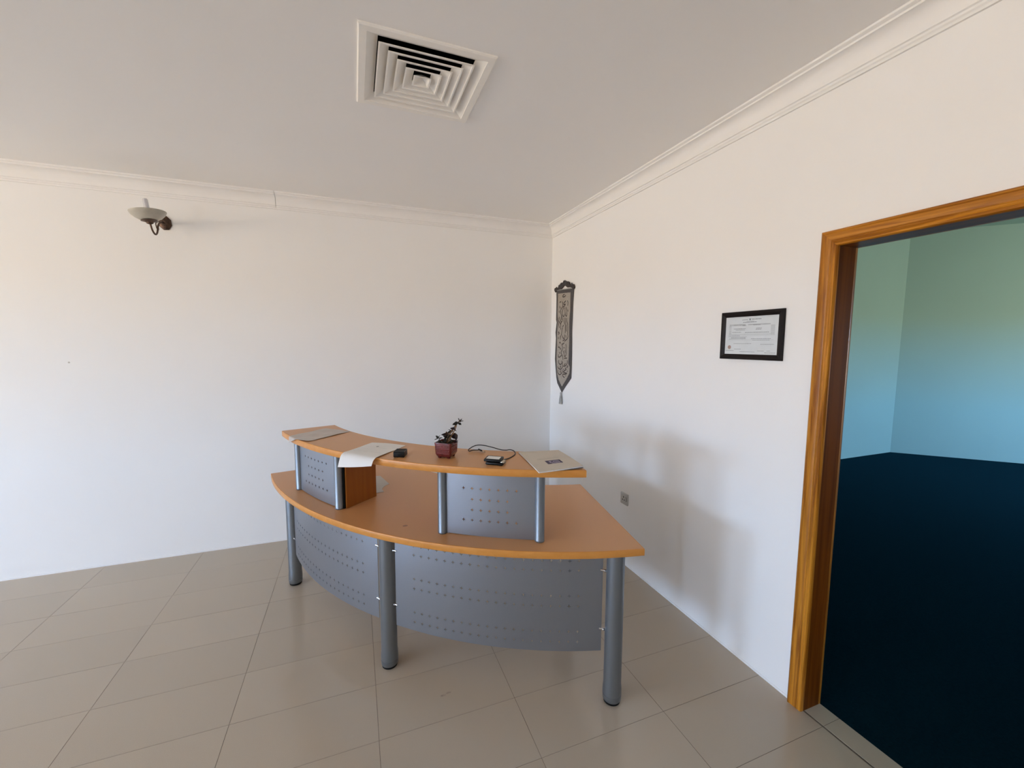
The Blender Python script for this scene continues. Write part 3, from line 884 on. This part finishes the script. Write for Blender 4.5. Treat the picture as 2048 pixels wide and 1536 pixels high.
def build_certificate():
    root = empty('framed_certificate', (0.0, -2.244, 1.684))
    tag(root, 'dark framed certificate on pale paper hanging beside the doorway', 'picture frame')
    y0, y1, z0, z1, w = -2.4175, -2.0735, 1.564, 1.804, 0.0265
    prof = [(0.0, 0.002), (0.0, 0.013), (0.004, 0.016), (0.012, 0.0165), (0.020, 0.013), (w, 0.010), (w, 0.002)]
    bm = bmesh.new()
    rings = [[bm.verts.new((-t, y, z)) for y, z in ((y0+d, z0+d), (y1-d, z0+d), (y1-d, z1-d), (y0+d, z1-d))] for d, t in prof]
    for a, b in zip(rings, rings[1:]+rings[:1]):
        for k in range(4): bm.faces.new((a[k], a[(k+1) % 4], b[(k+1) % 4], b[k]))
    obj('frame', bm, M['frame'], root)
    a0, a1, b0, b1 = y1-w, y0+w, z1-w, z0+w        # left, right, top, bottom as seen
    obj('paper', bbox(-0.0085, -0.004, a1-0.001, a0+0.001, b1-0.001, b0+0.001), M['cert'], root)
    U = lambda u: a0+(a1-a0)*u
    Vv = lambda v: b0+(b1-b0)*v
    def bars(name, L, m, top=-0.0089):
        bm = bmesh.new()
        for u0, u1, v, h in L:
            box(bm, top, -0.0085, U(u1), U(u0), Vv(v+h/2), Vv(v-h/2))
        return obj(name, bm, m, root)
    random.seed(3)
    words = []
    def text(u0, u1, v, h):
        u = u0
        while u < u1:
            k = random.uniform(0.012, 0.035)
            words.append((u, min(u+k, u1), v, h))
            u += k+0.006
    for a in ((0.33, 0.44, 0.085, 0.013), (0.52, 0.69, 0.075, 0.020), (0.35, 0.61, 0.150, 0.016), (0.42, 0.56, 0.128, 0.008), (0.34, 0.41, 0.235, 0.018), (0.55, 0.68, 0.225, 0.016),
              (0.17, 0.41, 0.318, 0.014), (0.21, 0.39, 0.352, 0.012), (0.61, 0.71, 0.315, 0.012), (0.60, 0.70, 0.345, 0.012), (0.14, 0.32, 0.412, 0.012),
              (0.40, 0.84, 0.422, 0.014), (0.07, 0.30, 0.505, 0.012), (0.12, 0.42, 0.560, 0.014), (0.08, 0.42, 0.590, 0.010), (0.52, 0.88, 0.590, 0.012), (0.55, 0.86, 0.625, 0.010),
              (0.18, 0.53, 0.715, 0.010), (0.70, 0.94, 0.735, 0.010), (0.20, 0.33, 0.865, 0.012), (0.02, 0.19, 0.905, 0.012), (0.65, 0.77, 0.905, 0.010), (0.82, 0.88, 0.905, 0.010),
              (0.31, 0.60, 0.935, 0.009), (0.78, 0.97, 0.950, 0.010)):
        text(*a)
    bars('printed_text', words, M['ink'])['kind'] = 'stuff'
    light = [(0.08, 0.40, 0.215, 0.045), (0.45, 0.86, 0.215, 0.03), (0.07, 0.93, 0.470, 0.012), (0.05, 0.95, 0.500, 0.006), (0.05, 0.93, 0.620, 0.006), (0.06, 0.44, 0.535, 0.010), (0.03, 0.97, 0.03, 0.006)]
    for k in range(9):
        light.append((0.07, 0.12, 0.245+k*0.026, 0.014))
        light.append((0.87, 0.94, 0.250+k*0.028, 0.015))
    bars('table_shading', light, M['faint_ink'], -0.0087)['kind'] = 'stuff'
    bm = bmesh.new()
    cm = lambda u, v: TO_X @ Matrix.Translation((U(u), Vv(v), 0))
    lathe(bm, [(0.0085, 0.0100), (0.0090, 0.0098)], n=20, mtx=cm(0.095, 0.815))
    obj('seal', bm, M['seal'], root)
    bm = bmesh.new()
    prism(bm, [(U(0.462), Vv(0.050)), (U(0.482), Vv(0.062)), (U(0.502), Vv(0.046)), (U(0.497), Vv(0.085)), (U(0.482), Vv(0.110)), (U(0.468), Vv(0.085))], 0.0085, 0.0089, TO_X)
    obj('crest', bm, M['ink'], root)
build_certificate()

def build_socket():
    root = empty('wall_socket', (0.0, -1.275, 0.500))
    tag(root, 'grey square three-pin power socket with switch low on the wall', 'power socket')
    y0, y1, z0, z1 = -1.318, -1.232, 0.457, 0.543
    def rr(d, x):
        out = []
        for sy, sz in ((-1, -1), (1, -1), (1, 1), (-1, 1)):
            a0 = {(-1, -1): pi, (1, -1): 1.5*pi, (1, 1): 0.0, (-1, 1): 0.5*pi}[(sy, sz)]
            for k in range(5):
                a = a0+k/4*pi/2
                out.append((x, -1.275+sy*(0.043-0.006)+(0.006-d)*cos(a), 0.5+sz*(0.043-0.006)+(0.006-d)*sin(a)))
        return out
    bm = bmesh.new()
    rings = [[bm.verts.new(c) for c in rr(d, x)] for d, x in ((0.0, -0.0005), (0.0, -0.0065), (0.0012, -0.0080), (0.0030, -0.0085))]
    for a, b in zip(rings, rings[1:]):
        for k in range(len(a)): bm.faces.new((a[k], a[(k+1) % len(a)], b[(k+1) % len(a)], b[k]))
    bm.faces.new(rings[-1])
    bm.faces.new(rings[0][::-1])
    obj('plate', bm, M['socket'], root, 40)
    cy, cz = -1.270, 0.500
    obj('pin_hole', bbox(-0.0088, -0.0080, cy-0.0045, cy+0.0045, cz+0.006, cz+0.017), M['dark'], root)
    obj('pin_hole', bbox(-0.0088, -0.0080, cy+0.006, cy+0.015, cz-0.013, cz-0.005), M['dark'], root)
    obj('pin_hole', bbox(-0.0088, -0.0080, cy-0.015, cy-0.006, cz-0.013, cz-0.005), M['dark'], root)
    obj('rocker_switch', bbox(-0.0115, -0.0080, -1.305, -1.295, 0.490, 0.514, 0.001), M['socket'], root)
    obj('switch_recess', bbox(-0.0088, -0.0080, -1.3075, -1.2925, 0.4875, 0.5165), M['dark'], root)
build_socket()

# ------------------------------------------------------------------ papers
def surf(name, fn, nu, nv, m, th=0.0004, parent=None, smooth=60):
    bm = bmesh.new()
    g = [[bm.verts.new(fn(i/nu, j/nv)) for j in range(nv+1)] for i in range(nu+1)]
    for i in range(nu):
        for j in range(nv): bm.faces.new((g[i][j], g[i+1][j], g[i+1][j+1], g[i][j+1]))
    bmesh.ops.recalc_face_normals(bm, faces=bm.faces[:])
    bm.normal_update()
    up = sum((f.normal.z for f in bm.faces))
    bmesh.ops.solidify(bm, geom=bm.faces[:], thickness=th if up < 0 else -th)
    return obj(name, bm, m, parent, smooth)

def over_edge(base, R, drop_angle, bend_r, C, z0):
    """bend a flat sheet over the round counter edge: points beyond radius R turn down"""
    def f(x, y, lift=0.0):
        d = Vector((x-C[0], y-C[1]))
        r = d.length
        e = r-R
        if e <= 0: return Vector((x, y, z0+lift))
        s = min(e, bend_r*drop_angle)
        a = s/bend_r
        rr = R+bend_r*sin(a)
        z = -bend_r*(1-cos(a))
        rest = e-s
        rr += rest*cos(drop_angle)
        z -= rest*sin(drop_angle)
        n = d/r
        return Vector((C[0]+n.x*rr, C[1]+n.y*rr, z0+lift+z))
    return f

def build_white_paper():
    B = Vector((-1.765, -1.393))
    ux = Vector((0.789, -0.614))
    vx = Vector((-0.614, -0.789))
    f = over_edge(None, 2.079, radians(60), 0.045, CC, Z_TOP+0.0012)
    def p(u, v):
        q = B+ux*(0.21*u)+vx*(0.312*v)
        lift = 0.0030*sin(pi*u)*(1-v)**0.5 + 0.010*max(0, v-0.35)*(1-v)*2.0 + 0.0006*sin(9*v+3*u)+0.0006
        w = f(q.x, q.y, lift)
        if v > 0.6: w.z += 0.010*(v-0.6)*(u*2-1)**2
        return w
    o = surf('paper_sheet', p, 14, 30, M['paper'], 0.0004)
    tag(o, 'white paper sheet drooping over the counter front edge', 'paper')
    bm = bmesh.new()
    lathe(bm, [(0.0, 0.0062), (0.0004, 0.0058)], n=16, mtx=Matrix.Translation(p(0.42, 0.24)+Vector((0, 0, 0.0006))) @ Matrix.Diagonal((1.2, 0.7, 1, 1)))
    obj('ink_spot', bm, M['black'], o)
    for v0, u0, u1, w in ((0.20, 0.30, 0.62, 0.0016), (0.30, 0.18, 0.72, 0.0022), (0.40, 0.12, 0.55, 0.0020), (0.50, 0.10, 0.70, 0.0016), (0.585, 0.10, 0.88, 0.0026)):
        bm = bmesh.new()
        k = 12
        row = []
        for i in range(k+1):
            u = u0+(u1-u0)*i/k
            row.append([bm.verts.new(p(u, v0+d)+Vector((0, 0, 0.0007))) for d in (-w*2, w*2)])
        for a, b in zip(row, row[1:]): bm.faces.new((a[0], a[1], b[1], b[0]))
        obj('printed_line', bm, M['pale_line'], o)
build_white_paper()

def build_taupe_sheet():
    P0 = Vector((-2.092, -1.250))
    al = Vector((0.719, 0.695))*0.295
    pe = Vector((-0.695, 0.719))*0.212
    f = over_edge(None, 2.0835, radians(82), 0.006, CC, Z_TOP+0.0014)
    def p(u, v):
        q = P0+al*u+pe*v
        lift = 0.0018*sin(7*u+2*v)**2+0.0022*sin(5*v-3*u)**2*sin(pi*u)+0.004*max(0, 0.15-u)*6*(1-v)**2
        return f(q.x, q.y, lift)
    o = surf('crumpled_sheet', p, 60, 48, M['sheet'], 0.0004)
    tag(o, 'crumpled taupe tracing sheet on the left end of the counter', 'paper')
build_taupe_sheet()

def build_torn_note():
    pts = [(-1.703, -0.904), (-1.660, -1.086), (-1.695, -1.131), (-1.709, -1.172), (-1.700, -1.225), (-1.745, -1.230), (-1.850, -1.180), (-1.900, -0.960), (-1.790, -0.885)]
    bm = bmesh.new()
    prism(bm, pts, Z_DESK+0.0006, Z_DESK+0.0022)
    o = obj('torn_paper', bm, M['torn'])
    tag(o, 'small pale ragged paper on the lower desktop behind the side board', 'paper')
build_torn_note()

def build_booklet():
    root = empty('booklet', (-1.0, -2.05, Z_TOP))
    tag(root, 'cream soft-cover booklet with violet label on the right end of the counter', 'booklet')
    L, Bk, R, F = Vector((-1.086, -1.868)), Vector((-0.880, -1.900)), Vector((-0.915, -2.206)), Vector((-1.125, -2.200))
    def base(u, v, z, grow=0.0, dx=0.0):
        q = (L*(1-u)+Bk*u)*(1-v)+(F*(1-u)+R*u)*v
        return Vector((q.x+dx, q.y, z))
    def wave(u, v):
        return 0.0065*v*v*u**1.5+0.0035*sin(pi*v)*u-0.0035*(1-u)*v**4
    layers = [('back_cover', 0.0010, 0.003, M['ink'], 0.0012), ('pages', 0.0026, 0.0, M['paper'], 0.0035), ('cover', 0.0064, 0.0, M['cream'], 0.0008)]
    for nm, h, dx, m, th in layers:
        k = {'back_cover': 0.35, 'pages': 0.8, 'cover': 1.0}[nm]
        surf(nm, lambda u, v: base(u, v, Z_TOP+h+0.002*v+wave(u, v)*k, dx=dx), 16, 24, m, th, root, 40)
    zc = Z_TOP+0.0064+0.0007
    def on(u, v, dz=0.0): return base(u, v, zc+0.002*v+wave(u, v)+dz)
    def patch(name, rects, m, dz):
        bm = bmesh.new()
        for u0, u1, v0, v1 in rects:
            g = [bm.verts.new(on(u, v, dz)) for u, v in ((u0, v0), (u1, v0), (u1, v1), (u0, v1))]
            h = [bm.verts.new(on(u, v, dz+0.0003)) for u, v in ((u0, v0), (u1, v0), (u1, v1), (u0, v1))]
            bm.faces.new(h)
            for k in range(4): bm.faces.new((g[k], g[(k+1) % 4], h[(k+1) % 4], h[k]))
        obj(name, bm, m, root)
    patch('label', [(0.35, 0.70, 0.58, 0.74)], M['purple'], 0.0001)
    lt = [(0.42, 0.455, 0.61, 0.70), (0.455, 0.49, 0.61, 0.632), (0.465, 0.50, 0.668, 0.70), (0.515, 0.53, 0.615, 0.71), (0.535, 0.635, 0.618, 0.638), (0.545, 0.615, 0.660, 0.675), (0.535, 0.645, 0.695, 0.712), (0.630, 0.648, 0.628, 0.70), (0.44, 0.66, 0.722, 0.734)]
    patch('label_lettering', lt, M['lilac'], 0.0005)
    em = [(0.22, 0.30, 0.46, 0.50), (0.305, 0.36, 0.45, 0.495), (0.365, 0.62, 0.455, 0.485), (0.62, 0.74, 0.44, 0.48)]
    patch('embossed_lettering', em, M['emboss'], 0.0002)
build_booklet()

# ------------------------------------------------------------------ small things on the counter
def build_black_box():
    fl, fr = Vector((-1.681, -1.738)), Vector((-1.631, -1.757))
    d = (fr-fl).normalized()
    n = Vector((-d.y, d.x))
    ang = atan2(d.y, d.x)
    root = empty('black_box', (fl.x, fl.y, Z_TOP))
    tag(root, 'small square black plastic box at the corner of the white sheet', 'box')
    mt = Matrix.Translation((fl.x, fl.y, Z_TOP)) @ Matrix.Rotation(ang, 4, 'Z')
    w, dp, h = 0.053, 0.060, 0.026
    obj('body', bbox(0, w, 0, dp, 0.002, h, 0.0025, 3, mt), M['black'], root, 40)
    bm = bmesh.new()
    t = 0.0035
    for a in ((0.001, w-0.001, 0.001, t), (0.001, w-0.001, dp-t, dp-0.001), (0.001, t, t, dp-t), (w-t, w-0.001, t, dp-t)):
        box(bm, a[0], a[1], a[2], a[3], h-0.001, h+0.003, mt)
    obj('rim', bm, M['black'], root)
    obj('lid', bbox(0.008, w-0.005, 0.008, dp-0.006, h-0.001, h+0.0015, 0.0008, 1, mt), M['blackmatte'], root)
    obj('front_window', bbox(w*0.40, w*0.60, -0.0004, 0.001, 0.008, 0.017, 0, 1, mt), M['blackmatte'], root)
    for x in (0.006, w-0.006):
        for y in (0.006, dp-0.006):
            bm = bmesh.new()
            lathe(bm, [(0.0, 0.003), (0.003, 0.003)], x, y, 10, mt)
            obj('foot_pad', bm, M['blackmatte'], root)
build_black_box()

def build_device():
    fl, fr = Vector((-1.305, -2.000)), Vector((-1.242, -2.045))
    d = (fr-fl).normalized()
    ang = atan2(d.y, d.x)
    root = empty('card_reader', (fl.x, fl.y, Z_TOP))
    tag(root, 'two-tier black desk gadget with pale top label beside the cable', 'device')
    mt = Matrix.Translation((fl.x, fl.y, Z_TOP)) @ Matrix.Rotation(ang, 4, 'Z')
    obj('base', bbox(0.004, 0.086, 0.002, 0.060, 0.001, 0.013, 0.004, 3, mt), M['black'], root, 40)
    up = mt @ Matrix.Translation((-0.006, 0.006, 0.0135)) @ Matrix.Rotation(radians(2.5), 4, 'X')
    obj('upper_body', bbox(0.0, 0.080, 0.0, 0.060, 0.0, 0.012, 0.004, 3, up), M['black'], root, 40)
    obj('label', bbox(0.009, 0.070, 0.010, 0.047, 0.0121, 0.0126, 0, 1, up), M['paper'], root)
    obj('hinge', bbox(0.070, 0.088, 0.012, 0.048, 0.008, 0.018, 0.003, 2, mt), M['metalplug'], root, 40)
build_device()

def build_cable():
    root = empty('usb_cable', (-1.2, -1.82, Z_TOP))
    tag(root, 'thin black cable with metal plug looping along the counter back edge', 'cable')
    z = Z_TOP
    P = [(-1.262, -1.775, z+0.010), (-1.290, -1.752, z+0.006), (-1.310, -1.755, z+0.004), (-1.312, -1.748, z+0.010), (-1.288, -1.748, z+0.024), (-1.262, -1.752, z+0.030), (-1.232, -1.770, z+0.029), (-1.196, -1.796, z+0.022), (-1.162, -1.812, z+0.012), (-1.138, -1.822, z+0.010), (-1.118, -1.830, z+0.012),
         (-1.104, -1.838, z+0.009), (-1.101, -1.856, z+0.004), (-1.112, -1.885, z+0.0022), (-1.138, -1.918, z+0.0022), (-1.170, -1.945, z+0.0022), (-1.205, -1.968, z+0.005), (-1.215, -1.985, z+0.008)]
    bm = bmesh.new()
    tube(bm, spline(P, 7), 0.0025, 8)
    obj('cord', bm, M['wire'], root, 60)
    a, b = Vector((-1.262, -1.777, z+0.011)), Vector((-1.243, -1.806, z+0.006))
    q = Vector((0, 0, 1)).rotation_difference((b-a).normalized()).to_matrix().to_4x4()
    mt = Matrix.Translation(a) @ q
    obj('plug_body', bbox(-0.0055, 0.0055, -0.0035, 0.0035, -0.008, 0.020, 0.0015, 2, mt), M['black'], root, 40)
    obj('plug_tip', bbox(-0.0050, 0.0050, -0.0022, 0.0022, 0.020, 0.034, 0, 1, mt), M['metalplug'], root)
build_cable()

def build_plant():
    cx, cy = -1.438, -1.808
    z0 = Z_TOP
    rot = Matrix.Rotation(radians(-37.5), 4, 'Z')
    mt = Matrix.Translation((cx, cy, z0)) @ rot
    root = empty('potted_plant', (cx, cy, z0))
    tag(root, 'withered dark houseplant leaning in a small square red pot', 'plant')
    def sq(bm, prof, m, r=0.18, caps=True):
        rings = []
        for h, z in prof:
            ring = []
            for sx, sy in ((-1, -1), (1, -1), (1, 1), (-1, 1)):
                c = h*r
                for k in range(4):
                    a0 = {(-1, -1): pi, (1, -1): 1.5*pi, (1, 1): 0, (-1, 1): 0.5*pi}[(sx, sy)]
                    a = a0+k/3*pi/2
                    ring.append(bm.verts.new(m @ Vector((sx*(h-c)+c*cos(a), sy*(h-c)+c*sin(a), z))))
            rings.append(ring)
        for a, b in zip(rings, rings[1:]):
            n = len(a)
            for k in range(n): bm.faces.new((a[k], a[(k+1) % n], b[(k+1) % n], b[k]))
        if caps:
            bm.faces.new(rings[0][::-1])
            bm.faces.new(rings[-1])
    bm = bmesh.new()
    sq(bm, [(0.030, 0.006), (0.036, 0.012), (0.0405, 0.022), (0.0425, 0.060), (0.0440, 0.072), (0.0440, 0.076), (0.0405, 0.076), (0.0395, 0.066)], mt)
    obj('pot', bm, M['pot'], root, 40)
    for sx in (-1, 1):
        for sy in (-1, 1):
            bm = bmesh.new()
            lathe(bm, [(0.0, 0.007), (0.008, 0.010)], sx*0.024, sy*0.024, 10, mt)
            obj('pot_foot', bm, M['pot'], root, 40)
    bm = bmesh.new()
    for z in (0.024, 0.030, 0.047, 0.053, 0.066):
        h = 0.0406+(z-0.022)*0.058
        for sx, sy in ((0, -1), (1, 0), (0, 1), (-1, 0)):
            if sx == 0: box(bm, -h*0.80, h*0.80, sy*h-0.0007, sy*h+0.0007, z, z+0.0016, mt)
            else: box(bm, sx*h-0.0007, sx*h+0.0007, -h*0.80, h*0.80, z, z+0.0016, mt)
    for k in range(9):
        x = -0.030+0.0075*k
        for sx, sy in ((0, -1), (1, 0), (0, 1), (-1, 0)):
            h = 0.0418
            c = Vector((x, sy*h, 0.0385)) if sx == 0 else Vector((sx*h, x, 0.0385))
            m2 = mt @ Matrix.Translation(c)
            box(bm, -0.0014, 0.0014, -0.0008, 0.0008, -0.003, 0.003, m2) if sx == 0 else box(bm, -0.0008, 0.0008, -0.0014, 0.0014, -0.003, 0.003, m2)
            c.z = 0.060
            m2 = mt @ Matrix.Translation(c)
            if k % 2: lathe(bm, [(-0.002, 0.0022), (0.002, 0.0022)], 0, 0, 6, m2)
    obj('relief_pattern', bm, M['pot_line'], root)
    bm = bmesh.new()
    random.seed(11)
    n = 9
    g = [[bm.verts.new(mt @ Vector((-0.038+0.076*i/n, -0.038+0.076*j/n, 0.067+random.uniform(-0.003, 0.006)+0.003*sin(i)))) for j in range(n+1)] for i in range(n+1)]
    for i in range(n):
        for j in range(n): bm.faces.new((g[i][j], g[i+1][j], g[i+1][j+1], g[i][j+1]))
    obj('soil', bm, M['soil'], root)
    u = Vector((0.935, -0.354, 0))
    dv = Vector((0.354, 0.935, 0))
    O = Vector((cx, cy, z0+0.070))
    W = lambda a, h, d=0.0: O+u*a+Vector((0, 0, h))+dv*d
    def stem(pts, r, m='stem'):
        bm = bmesh.new()
        tube(bm, spline([W(*p) for p in pts], 6), r, 7, 0.5)
        obj('stem', bm, M[m], root, 60)
    stem([(0.004, -0.004, 0), (0.006, 0.020, 0), (0.018, 0.045, 0), (0.036, 0.070, 0.002), (0.050, 0.090, 0.003), (0.066, 0.108, 0.0)], 0.0052)
    stem([(0.010, -0.004, -0.004), (0.014, 0.022, -0.006), (0.030, 0.045, -0.006), (0.043, 0.066, -0.004), (0.050, 0.085, 0)], 0.0038)
    stem([(-0.004, -0.004, 0.004), (-0.004, 0.020, 0.006), (0.004, 0.038, 0.004), (0.012, 0.050, 0)], 0.0040)
    stem([(-0.026, -0.004, -0.006), (-0.029, 0.012, -0.008), (-0.037, 0.024, -0.008)], 0.0024, 'leaf')
    stem([(0.014, 0.000, -0.008), (0.024, 0.030, -0.012), (0.038, 0.048, -0.012), (0.048, 0.046, -0.012), (0.051, 0.030, -0.012)], 0.0022)
    def leaf(base, tipv, width, bend, twist, m):
        a, b = W(*base), W(*tipv)
        ax = (b-a)
        L = ax.length
        ax.normalize()
        side = ax.cross(dv).normalized()
        side = (Matrix.Rotation(twist, 3, ax) @ side)
        nr = side.cross(ax).normalized()
        bm = bmesh.new()
        n = 7
        rows = []
        width *= 1.3
        for i in range(n+1):
            t = i/n
            w = width*(sin(pi*min(1, t*1.05))**0.75)*(1-0.25*t)*(1+0.15*sin(7*t+twist))
            c = a+ax*(L*t)+nr*(bend*sin(pi*t))
            rows.append([bm.verts.new(c+side*(w*s)+nr*(-abs(s)*w*0.7*(1 if s > 0 else 0.55)+0.0008*sin(9*t*s))) for s in (-1, -0.5, 0, 0.5, 1)])
        for r0, r1 in zip(rows, rows[1:]):
            for k in range(4):
                try: bm.faces.new((r0[k], r0[k+1], r1[k+1], r1[k]))
                except ValueError: pass
        bmesh.ops.solidify(bm, geom=bm.faces[:], thickness=0.0005)
        obj('leaf', bm, M[m], root, 70)
    LV = [((0.058, 0.100, 0), (0.030, 0.088, -0.004), 0.007, 0.004, 0.3, 'leaf'), ((0.060, 0.103, 0), (0.084, 0.108, -0.004), 0.005, 0.003, 0.8, 'leaf'),
          ((0.064, 0.106, 0), (0.058, 0.120, 0.003), 0.004, 0.002, 1.0, 'leaf'), ((0.056, 0.098, 0), (0.074, 0.088, -0.006), 0.006, 0.004, 2.2, 'leaf'),
          ((0.062, 0.104, 0.002), (0.076, 0.116, 0.006), 0.004, 0.001, 0.5, 'leaf'), ((0.052, 0.092, 0), (0.066, 0.104, -0.006), 0.007, 0.004, 1.2, 'leaf'),
          ((0.044, 0.070, -0.004), (0.020, 0.072, -0.010), 0.007, 0.005, 0.6, 'leaf2'), ((0.034, 0.060, 0), (0.008, 0.052, -0.012), 0.008, 0.005, 0.9, 'leaf'),
          ((0.020, 0.044, 0), (-0.024, 0.040, -0.010), 0.008, 0.006, 0.4, 'leaf2'), ((0.014, 0.040, 0), (-0.010, 0.018, -0.014), 0.009, 0.005, 0.7, 'leaf'),
          ((0.042, 0.050, -0.012), (0.051, 0.014, -0.014), 0.012, 0.006, 0.2, 'leaf2'), ((0.030, 0.036, -0.010), (0.040, 0.022, -0.018), 0.009, 0.004, 1.7, 'leaf2'),
          ((0.012, 0.030, -0.004), (0.026, 0.004, -0.020), 0.009, 0.005, 0.2, 'leaf'), ((-0.002, 0.020, -0.004), (-0.008, -0.004, -0.020), 0.007, 0.003, 0.4, 'leaf'),
          ((-0.037, 0.024, -0.008), (-0.056, 0.016, -0.010), 0.004, 0.003, 0.9, 'leaf'), ((-0.037, 0.024, -0.008), (-0.050, 0.036, -0.006), 0.005, 0.002, 0.3, 'leaf'),
          ((-0.037, 0.024, -0.008), (-0.030, 0.037, -0.006), 0.004, 0.002, 1.2, 'leaf'), ((-0.034, 0.022, -0.008), (-0.016, 0.026, -0.012), 0.004, 0.004, 0.5, 'leaf'),
          ((-0.030, 0.016, -0.008), (-0.042, 0.000, -0.014), 0.005, 0.003, 0.6, 'leaf'), ((-0.028, 0.012, -0.006), (-0.018, 0.006, -0.018), 0.005, 0.002, 1.0, 'leaf'),
          ((0.040, 0.010, -0.004), (0.012, 0.004, -0.026), 0.008, 0.003, 0.5, 'leaf'), ((0.052, 0.006, 0.0), (0.026, 0.002, -0.020), 0.008, 0.003, 0.8, 'leaf2'),
          ((0.048, 0.086, 0), (0.034, 0.096, -0.006), 0.005, 0.003, 0.7, 'leaf2'), ((0.038, 0.066, -0.004), (0.050, 0.058, -0.012), 0.006, 0.004, 1.4, 'leaf2'), ((0.022, 0.044, -0.006), (0.010, 0.030, -0.014), 0.008, 0.005, 1.1, 'leaf'), ((0.018, 0.030, -0.008), (0.034, 0.040, -0.016), 0.007, 0.004, 0.3, 'leaf'), ((0.004, 0.026, -0.002), (-0.014, 0.034, -0.010), 0.006, 0.004, 0.9, 'leaf2'), ((0.028, 0.056, 0), (0.012, 0.066, -0.006), 0.006, 0.004, 1.3, 'leaf2'), ((0.006, 0.032, 0), (0.000, 0.056, -0.004), 0.006, 0.004, 0.4, 'stem')]
    for l in LV: leaf(*l)
build_plant()
